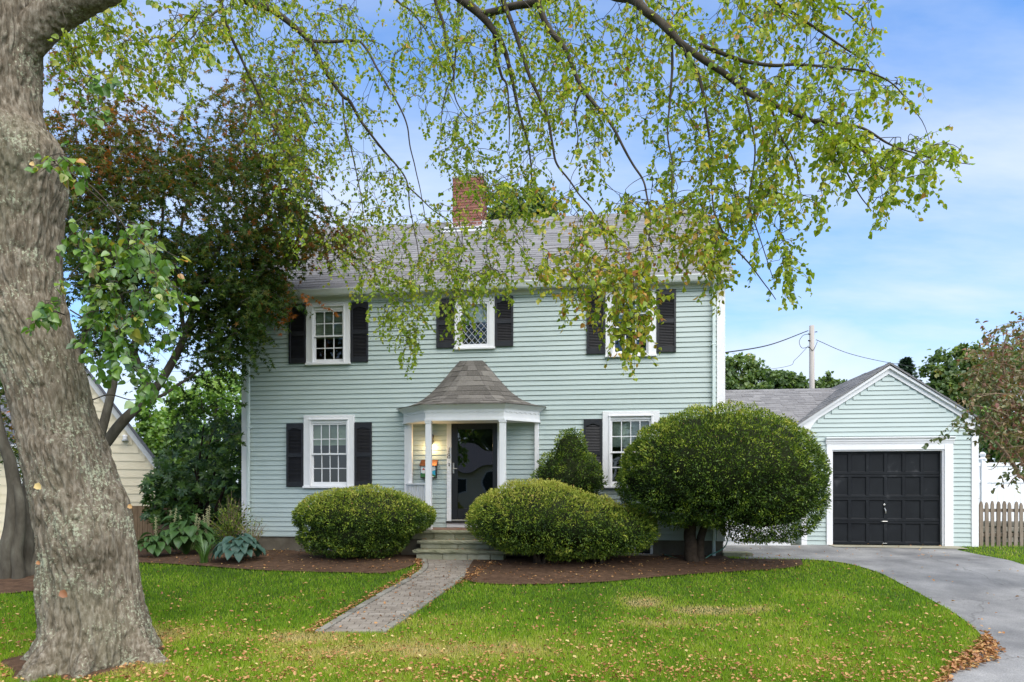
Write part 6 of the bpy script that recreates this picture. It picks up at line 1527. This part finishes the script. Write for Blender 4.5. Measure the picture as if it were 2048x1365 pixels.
wispy('thin straw-coloured twiggy shrub at the foot of the downspout', 505, 1095, 14.0, .95, .42, 46, M['yew'], 'twiggy_shrub', 'shrub', .04, .6, .65)
wispy('low yellow-green shrub behind the large hosta', 385, 1095, 14.6, .62, .75, 70, M['tree_bright'], 'low_shrub', 'shrub', .07, .35, .05)

# ------------------------------------------------------------------ background trees
def blob_tree(name, label, base, blobs, n, ls_, mat, tint=(.5,.2), trunk_r=.15, depth=1.0, tmpl='heart', cat='tree', limbs=5):
    """tree beyond the garden: trunk and limbs carrying leaf clumps; blobs = (u, v, ru, rv) at distance Y"""
    u, Y = base; b = PT(u, V0, Y); b[2] = float(zg(b[0], b[1])); t = thing(name, label, cat, tuple(b)); Ps, Ns, Ts = [], [], []
    tot = sum(q[2]*q[3] for q in blobs); cs = []
    for (bu, bv, ru, rv) in blobs:
        c_ = PT(bu, bv, Y); rx, rz2 = ru/F*Y, rv/F*Y; m = int(n*ru*rv/tot); ry = (rx+rz2)/2*depth; cs.append(c_)
        # clumps on the skin of the blob
        ncl = max(6, m//34); d = unit(rng.normal(0, 1, (ncl, 3))); rad = rng.uniform(.55, 1.02, ncl)[:, None]
        cc = c_+d*np.array([rx, ry, rz2])*rad; tb = rng.normal(tint[0], tint[1]*.7, ncl) + .18*d[:, 2]
        for i in range(ncl):
            k = m//ncl; q = cc[i]+rng.normal(0, 1, (k, 3))*np.array([.16, .16, .11])*min(rx, rz2)*1.35; Ps.append(q); Ns.append(np.repeat(unit(d[i]+np.array([0,-.3,.5]))[None], k, 0)+rng.normal(0,.7,(k,3))); Ts.append(np.clip(tb[i]+rng.normal(0, tint[1]*.6, k), 0, 1))
    P_ = np.vstack(Ps); N_ = np.vstack(Ns); T_ = np.concatenate(Ts); A_ = rng.normal(0, 1, P_.shape)+np.array([0,0,-.4]); s = ls_*rng.uniform(.6, 1.3, len(P_))
    tv, tf = (HEART_V, HEART_F) if tmpl == 'heart' else (LANCE_V, LANCE_F)
    if tmpl == 'dia': tv, tf = DIA_V*np.array([1.5,1,1]), DIA_F
    V_, F_ = scatter(tv, tf, P_, A_, N_, np.stack([s, s, s], -1)); put('crown', np_mesh('crown', V_-b, F_, {'tint': np.repeat(T_, len(tv))}), mat, t)['kind'] = 'stuff'
    top = cs[int(np.argmax([c_[2] for c_ in cs]))]
    P2 = catmull([b, (b+top)/2+np.array([.15,0,0]), top], 8); V2, F2 = tube_arrays(P2, np.linspace(trunk_r, trunk_r*.25, len(P2)), 8); put('trunk', np_mesh('trunk', V2-b, F2, smooth=True), M['maple_bark'], t)
    for c_ in cs[:limbs]:
        a = b+(top-b)*random.uniform(.35,.6); P2 = catmull([a, (a+c_)/2+np.array([0,0,-.2]), c_], 5); V2, F2 = tube_arrays(P2, np.linspace(trunk_r*.5, trunk_r*.12, len(P2)), 6); put('limb', np_mesh('limb', V2-b, F2, smooth=True), M['maple_bark'], t)
    return t
G_R = 'trees behind the breezeway roof'
blob_tree('background_tree', 'rounded pale tree behind the breezeway next to the house corner', (1490, 36), [(1485,740,45,32),(1515,755,30,24),(1460,760,30,26),(1495,785,60,25),(1470,722,18,14)], 3600, .17, M['tree_far'], (.45,.2), .18)
blob_tree('background_tree', 'dark green tree behind the breezeway left of the utility pole', (1565, 34), [(1560,762,32,22),(1545,780,35,20),(1590,770,22,18),(1600,785,25,16),(1575,750,14,12)], 2600, .16, M['tree_far'], (.38,.2))
blob_tree('background_tree', 'low tree showing right of the utility pole above the breezeway ridge', (1655, 37), [(1650,770,22,16),(1672,772,18,14),(1655,755,9,10),(1640,785,20,14)], 1700, .16, M['tree_far'], (.40,.2))
blob_tree('background_tree', 'large airy tree rising behind the garage roof', (1915, 27), [(1905,725,45,26),(1950,720,42,28),(1880,755,38,26),(1930,760,55,35),(1980,740,40,35),(1900,795,55,30),(1960,800,55,38),(1925,700,26,14),(1860,745,20,14),(2020,740,40,50)], 7500, .14, M['tree_far'], (.52,.22), .2)
blob_tree('background_tree', 'yellow-green tree behind the white fence', (1985, 19.5), [(1975,880,38,40),(2010,870,40,45),(1965,840,25,25),(2000,920,45,25),(1950,860,14,30),(2040,880,40,60)], 5200, .095, M['tree_bright'], (.30,.25), .1)
# spruce top
sp = PT(1812, 975, 44); spt = thing('spruce', 'small pointed spruce top just right of the garage peak', 'tree', (sp[0], sp[1], 0)); ztop = CZ-(717-V0)/F*44; Ps, As = [], []
for k in range(24):
    f = k/24; z_ = ztop-.05-f*3.2; rr = .12+1.25*f
    for j in range(12):
        a = j*.5236+k*.4; d = np.array([math.cos(a), math.sin(a), -.25])
        for q in np.linspace(.15, 1, 6): Ps.append(np.array([0,0,z_])+d*rr*q); As.append(d+rng.normal(0,.4,3))
V_, F_ = scatter(DIA_V*np.array([1.3,1,1]), DIA_F, np.array(Ps), np.array(As), rng.normal(0,.5,(len(Ps),3))+np.array([0,0,1]), .30*rng.uniform(.7,1.3,len(Ps))); put('crown', np_mesh('crown', V_, F_, {'tint': rng.random(len(V_))}), M['spruce'], spt)['kind'] = 'stuff'
MB().tube([(0,0,0),(0,0,ztop)], [.2,.02], 8).build('trunk', M['dark_bark'], spt)
blob_tree('background_tree', 'dark tree with yellowing leaves showing above the ridge right of the chimney', (1040, 26), [(1010,410,34,30),(1060,405,45,34),(1040,440,60,35),(1100,430,40,30),(990,440,20,25)], 4200, .12, M['tree_far'], (.42,.3), .2)
blob_tree('background_tree', 'light green tree behind the rhododendron', (420, 27), [(395,930,60,50),(460,900,40,60),(400,790,60,36),(460,800,40,42),(360,810,40,32),(430,760,40,18),(340,850,50,40),(420,860,70,45),(480,760,20,30)], 8500, .13, M['tree_bright'], (.55,.25), .18)
blob_tree('background_tree', 'bright green shrub beside the gable of the cream house', (315, 22), [(310,870,38,45),(340,900,45,50),(290,850,25,30),(330,960,50,50),(300,830,30,25)], 5200, .11, M['tree_bright'], (.42,.25), .1, cat='shrub')
blob_tree('background_tree', 'dark hedge-like tree low behind the hostas', (420, 19), [(400,960,70,50),(350,1000,60,45),(450,1000,50,60)], 3800, .11, M['tree_far'], (.35,.2), .1)
blob_tree('background_tree', 'tall tree seen through the gaps left of the linden trunk', (-60, 28), [(-60,700,110,90),(-20,800,60,40),(20,760,50,50),(-120,780,80,60)], 4500, .15, M['tree_far'], (.45,.25), .25)
# bare soil worn round the foot of the linden
ta = np.linspace(0, 2*np.pi, 41); ring = np.stack([tx(175)+.84*np.cos(ta), TY+.84*np.sin(ta)], -1); cen = np.repeat(np.array([[tx(175), TY]]), 41, 0)
strip_sheet('bare_soil', ring, cen, M['mulch'], -.004, 6)
# trees across the street, behind the camera
for k, (x, y) in enumerate([(-23,-33),(-14,-34),(-6,-33),(9,-20)]):
    t = thing('street_tree', 'leafy tree across the street mirrored in the windows', 'tree', (x, y, -.6), 0, 'trees across the street'); Pq = unit(rng.normal(0,1,(1500,3)))*np.array([4.6,4,4.6])*rng.uniform(.5,1,(1500,1))+np.array([0,0,7.5])
    V_, F_ = scatter(HEART_V, HEART_F, Pq, rng.normal(0,1,Pq.shape), rng.normal(0,1,Pq.shape), .62*rng.uniform(.7,1.3,1500)); put('crown', np_mesh('crown', V_, F_, {'tint': np.repeat(rng.random(1500)*.8, 8)}), M['tree_far'], t)['kind'] = 'stuff'
    MB().tube([(0,0,0),(.1,0,3),(0,.1,6.5)], [.28,.2,.08], 8).build('trunk', M['dark_bark'], t)

# lilac with browning leaves entering from the right
lb0 = np.array([PT(2130, V0, 10.6)[0], 10.6, 0.0]); lb0[2] = float(zg(lb0[0], lb0[1]))
lil = thing('lilac', 'large lilac with sparse browning leaves reaching in from the frame edge', 'shrub', tuple(lb0))
LB = [([(2130,1180,10.6),(2110,1060,10.6),(2075,985,10.5),(2040,950,10.4),(2010,905,10.3),(1985,880,10.3),(1950,862,10.2),(1905,852,10.1)], .045,.006), ([(2125,1160,10.6),(2110,1000,10.7),(2060,880,10.7),(2020,790,10.6),(2005,720,10.6),(2015,660,10.6)], .05,.006), ([(2060,880,10.7),(2010,830,10.5),(1975,780,10.4),(1960,740,10.4)], .022,.005),
      ([(2075,985,10.5),(2040,920,10.2),(2000,860,10.0),(1960,810,10.0)], .025,.005), ([(2110,1000,10.7),(2050,780,10.9),(2045,660,10.9)], .03,.006), ([(2040,950,10.4),(2025,960,10.3),(2015,975,10.3)], .012,.004), ([(2010,905,10.3),(1990,935,10.2),(1975,940,10.2)], .008,.003)]
ln_ = []
for pts, ra, rb_ in LB:
    P = catmull([PT(*p) for p in pts], 8); P[0, 2] = min(P[0, 2], P[0, 2]); V_, F_ = tube_arrays(P, np.linspace(ra, rb_, len(P)), 7); put('branch', np_mesh('branch', V_-lb0, F_, smooth=True), M['deadtwig'], lil); ln_.append(P)
LILR = [([(1990,650),(2120,620),(2120,960),(2040,940),(1985,880),(1950,830),(1935,780),(1960,730)], 420, 10.4, .45, .58, .24), ([(1940,740),(2010,680),(2010,800),(1950,800)], 90, 10.3, .3, .52, .2), ([(1890,838),(1955,838),(1960,860),(1900,866)], 12, 10.1, .1, .25, .15), ([(2010,930),(2110,930),(2110,1000),(2020,985)], 26, 10.2, .2, .35, .2), ([(1980,800),(2110,820),(2110,900),(1990,880)], 110, 10.5, .4, .55, .22)]
c1, c2_, c3, c4, tw4 = spray_cloud(LILR, list(np.vstack(ln_)), .35, (-.25, 0, .15), .02, .055, per=(3, 8), gap_noise=.25, twig_r=.003)
s = .066*rng.uniform(.6, 1.3, len(c1)); V_, F_ = scatter(HEART_V, HEART_F, c1, c2_, c3, np.stack([s*.75, s, s*2.2], -1)); o = put('crown', np_mesh('crown', V_-lb0, F_, {'tint': np.repeat(c4, 8)}), M['lilac'], lil); o['kind'] = 'stuff'
V_, F_ = twigs_mesh(tw4); o = put('twigs', np_mesh('twigs', V_-lb0, F_), M['deadtwig'], lil); o['kind'] = 'stuff'

# ------------------------------------------------------------------ lawn and fallen leaves
def gxy(u, v):
    k = (v-V0)/F; Y = (CZ-.03+.0885*12.8)/(k+.0885); Y = np.where(Y > 12.8, (CZ-.03)/k, Y); return (u-U0)/F*Y, Y
POLYS = [np.vstack([drive_L, drive_R[::-1]]), np.vstack([bed_r_near, bed_r_far[::-1]]), np.vstack([bed_l_near, bed_l_far[::-1]]), np.vstack([path_L, path_R[::-1]]), np.vstack([apr_near, np.array(gfront)[::-1]]), np.vstack([mb_near, mb_far[::-1]])]
def on_lawn(X, Y):
    k = np.ones(len(X), bool)
    for p in POLYS: k &= ~in_poly(X, Y, p)
    s = (X-OX[0])*EX[0]+(Y-OX[1])*EX[1]; d = (X-OX[0])*EY[0]+(Y-OX[1])*EY[1]
    k &= ~((d > -.02) & (s > -.05) & (s < W_+.1)) & ~((d > 2.05) & (s > 10) & (s < 15.95)); k &= np.hypot(X-tx(175), Y-TY) > .58+.26*vnoise(np.stack([X*3, Y*3, 0*X], -1), 91)
    return k
DRY = [(1285,1205,48,14,.75),(1420,1222,115,11,.65),(1525,1219,40,9,.4),(1340,1248,140,9,.32),(560,1278,150,16,.36),(330,1268,70,16,.42),(880,1246,160,12,.24),(900,1303,260,16,.36),(1770,1282,34,9,.30),(200,1330,120,30,.3),(1500,1250,150,10,.22),(1960,1290,30,25,.35),(1700,1200,60,12,.15)]
NG = 430000
u = rng.uniform(-120, 2170, NG); v = 1096+(1420-1096)*rng.random(NG)**.92
X, Y = gxy(u, v); k = on_lawn(X, Y); u, v, X, Y = u[k], v[k], X[k], Y[k]; n = len(X)
p3 = np.stack([X, Y, 0*X], -1); big = fbm(p3*.9, 21, 3)/.875; mid_ = fbm(p3*3.3, 22, 3)/.875; dry = np.zeros(n)
for (du, dv, ru, rv, st) in DRY: dry = np.maximum(dry, st*np.exp(-((u-du)/ru)**2-((v-dv)/rv)**2))
dry = 1.25*dry*(.55+.9*mid_)
near_straw = sstep(1215, 1300, v)  # straw tint grows over the near part of the lawn
T = -.15 + .40*big + .30*mid_ + .34*near_straw*big + .10*sstep(900, 1500, u) + dry*.95 + rng.normal(0, .11, n) + np.where(rng.random(n) < .09, .35, 0)
h = (.028+.028*rng.random(n))*(1-.45*np.clip(dry, 0, 1))*(.75+.5*big); w = .0030+.0022*rng.random(n); w = w*np.clip(Y/9, .8, 1.5)
a = rng.uniform(0, 2*np.pi, n); lean = rng.uniform(.1, .75, n)*h; la = rng.uniform(0, 2*np.pi, n); Z = zg(X, Y)-.006
V_ = np.empty((n, 3, 3)); V_[:, 0] = np.stack([X-w*np.cos(a), Y-w*np.sin(a), Z], -1); V_[:, 1] = np.stack([X+w*np.cos(a), Y+w*np.sin(a), Z], -1); V_[:, 2] = np.stack([X+lean*np.cos(la), Y+lean*np.sin(la), Z+h], -1)
gr = put('grass', np_mesh('grass', V_.reshape(-1, 3), np.arange(3*n).reshape(-1, 3), {'tint': np.repeat(np.clip(T, 0, 1), 3)}), M['grass']); tag(gr, 'mown green lawn with straw-coloured dry patches', 'grass', kind='stuff')
print('blades', n)

def leaf_litter(X, Y, Z, size, tint, name, label, lift=.03, kind='stuff'):
    n = len(X); P_ = np.stack([X, Y, Z+rng.uniform(.004, lift, n)], -1); A_ = np.stack([rng.normal(0,1,n), rng.normal(0,1,n), rng.normal(0,.22,n)], -1); N_ = np.stack([rng.normal(0,.38,n), rng.normal(0,.38,n), np.ones(n)], -1)
    s = size*rng.uniform(.55, 1.35, n); V_, F_ = scatter(CURL_V, LANCE_F, P_, A_, N_, np.stack([s*.95, s, s*rng.uniform(.6,1.8,n)], -1))
    return tag(put(name, np_mesh(name, V_, F_, {'tint': np.repeat(tint, 6)}), M['litter']), label, 'leaves', kind=kind)
n = 19000; u = rng.uniform(-100, 2150, n); v = 1125+(1425-1125)*rng.random(n)
den = .10+.22*sstep(1150, 1260, v)+.50*sstep(1240, 1350, v); den = den*(.15+1.1*vnoise(np.stack([u/130, v/30, 0*u], -1), 5)+1.0*vnoise(np.stack([u/26, v/8, 0*u], -1), 15)**2); den += .35*np.exp(-((u-250)/160)**2-((v-1290)/45)**2)
k = rng.random(n) < den; u, v = u[k], v[k]; X, Y = gxy(u, v); k = on_lawn(X, Y); X, Y = X[k], Y[k]
leaf_litter(X, Y, zg(X, Y)+.018, .038, np.clip(rng.normal(.48,.25,len(X)), 0, 1), 'fallen_leaves', 'tan and orange fallen leaves scattered over the lawn', .028)
print('lawn litter', len(X))
pl = sample_poly([(1968,1268),(1990,1284),(2003,1305),(1985,1325),(1940,1340),(1905,1352),(1890,1380),(1868,1390),(1880,1350),(1915,1320),(1948,1300)], 850); X, Y = gxy(pl[:,0], pl[:,1])
leaf_litter(X, Y, zg(X, Y)+.006, .045, np.clip(rng.normal(.42,.22,len(X)), 0, 1), 'leaf_drift', 'dense drift of tan leaves at the driveway edge', .035)
i = rng.integers(0, 70, 620); f = rng.random(620); q = path_L[np.minimum(i, 69)] + rng.normal(0, .035, (620, 2)) + np.array([-.05, 0]); k = rng.random(620) < .9
q2 = path_R[rng.integers(0, 70, 130)]+rng.normal(0, .05, (130, 2)); q3 = np.array([path_at(random.random(), random.random())[0] for _ in range(110)]); q4 = path_R[rng.integers(38, 66, 200)]+np.abs(rng.normal(0, .10, (200, 2)))*np.array([1, -1]); q = np.vstack([q[k], q2, q3, q4])
leaf_litter(q[:,0], q[:,1], zg(q[:,0], q[:,1])+.016, .040, np.clip(rng.normal(.38,.22,len(q)), 0, 1), 'path_leaves', 'orange leaves gathered along the edges of the brick path', .02)
uu = np.concatenate([rng.uniform(925,1600,560), rng.uniform(290,840,360), rng.uniform(1450,1900,70), rng.uniform(1700,2040,70)]); vv = np.concatenate([1112+55*rng.random(560)**1.2, 1102+42*rng.random(360), rng.uniform(1098,1118,70), rng.uniform(1110,1340,70)])
X, Y = gxy(uu, vv); k = ~on_lawn(X, Y); s_ = (X-OX[0])*EX[0]+(Y-OX[1])*EX[1]; d_ = (X-OX[0])*EY[0]+(Y-OX[1])*EY[1]; k &= ~((d_ > -.05) & (s_ < W_)) & ~((d_ > -1.6) & (s_ > 3.7) & (s_ < 6.5)); X, Y = X[k], Y[k]
leaf_litter(X, Y, zg(X, Y)+.03, .038, np.clip(rng.normal(.42,.25,len(X)), 0, 1), 'bed_leaves', 'scattered small leaves on the mulch and driveway', .02)
BX = []
for P, Nn in BUSHTOP:
    k = np.where(Nn[:, 2] > .35)[0]; k = rng.choice(k, 210, replace=False); BX.append(P[k]+Nn[k]*.015)
BX = np.vstack(BX); leaf_litter(BX[:,0], BX[:,1], BX[:,2]-.005, .034, np.clip(rng.normal(.6,.25,len(BX)), 0, 1), 'bush_leaves', 'small tan leaves lying on the clipped yews', .015)
sx_ = rng.uniform(4.3, 6.0, 40); sd_ = rng.choice([-1.35,-1.05,-.8], 40)+rng.normal(0,.05,40); szz = np.where(sd_ < -1.2, .228, np.where(sd_ < -.93, .382, .575)); wp = np.array([hl(a_, b_) for a_, b_ in zip(sx_, sd_)])
leaf_litter(wp[:,0], wp[:,1], szz, .036, rng.random(40)*.7, 'step_leaves', 'a few orange leaves lying on the stone steps', .012)
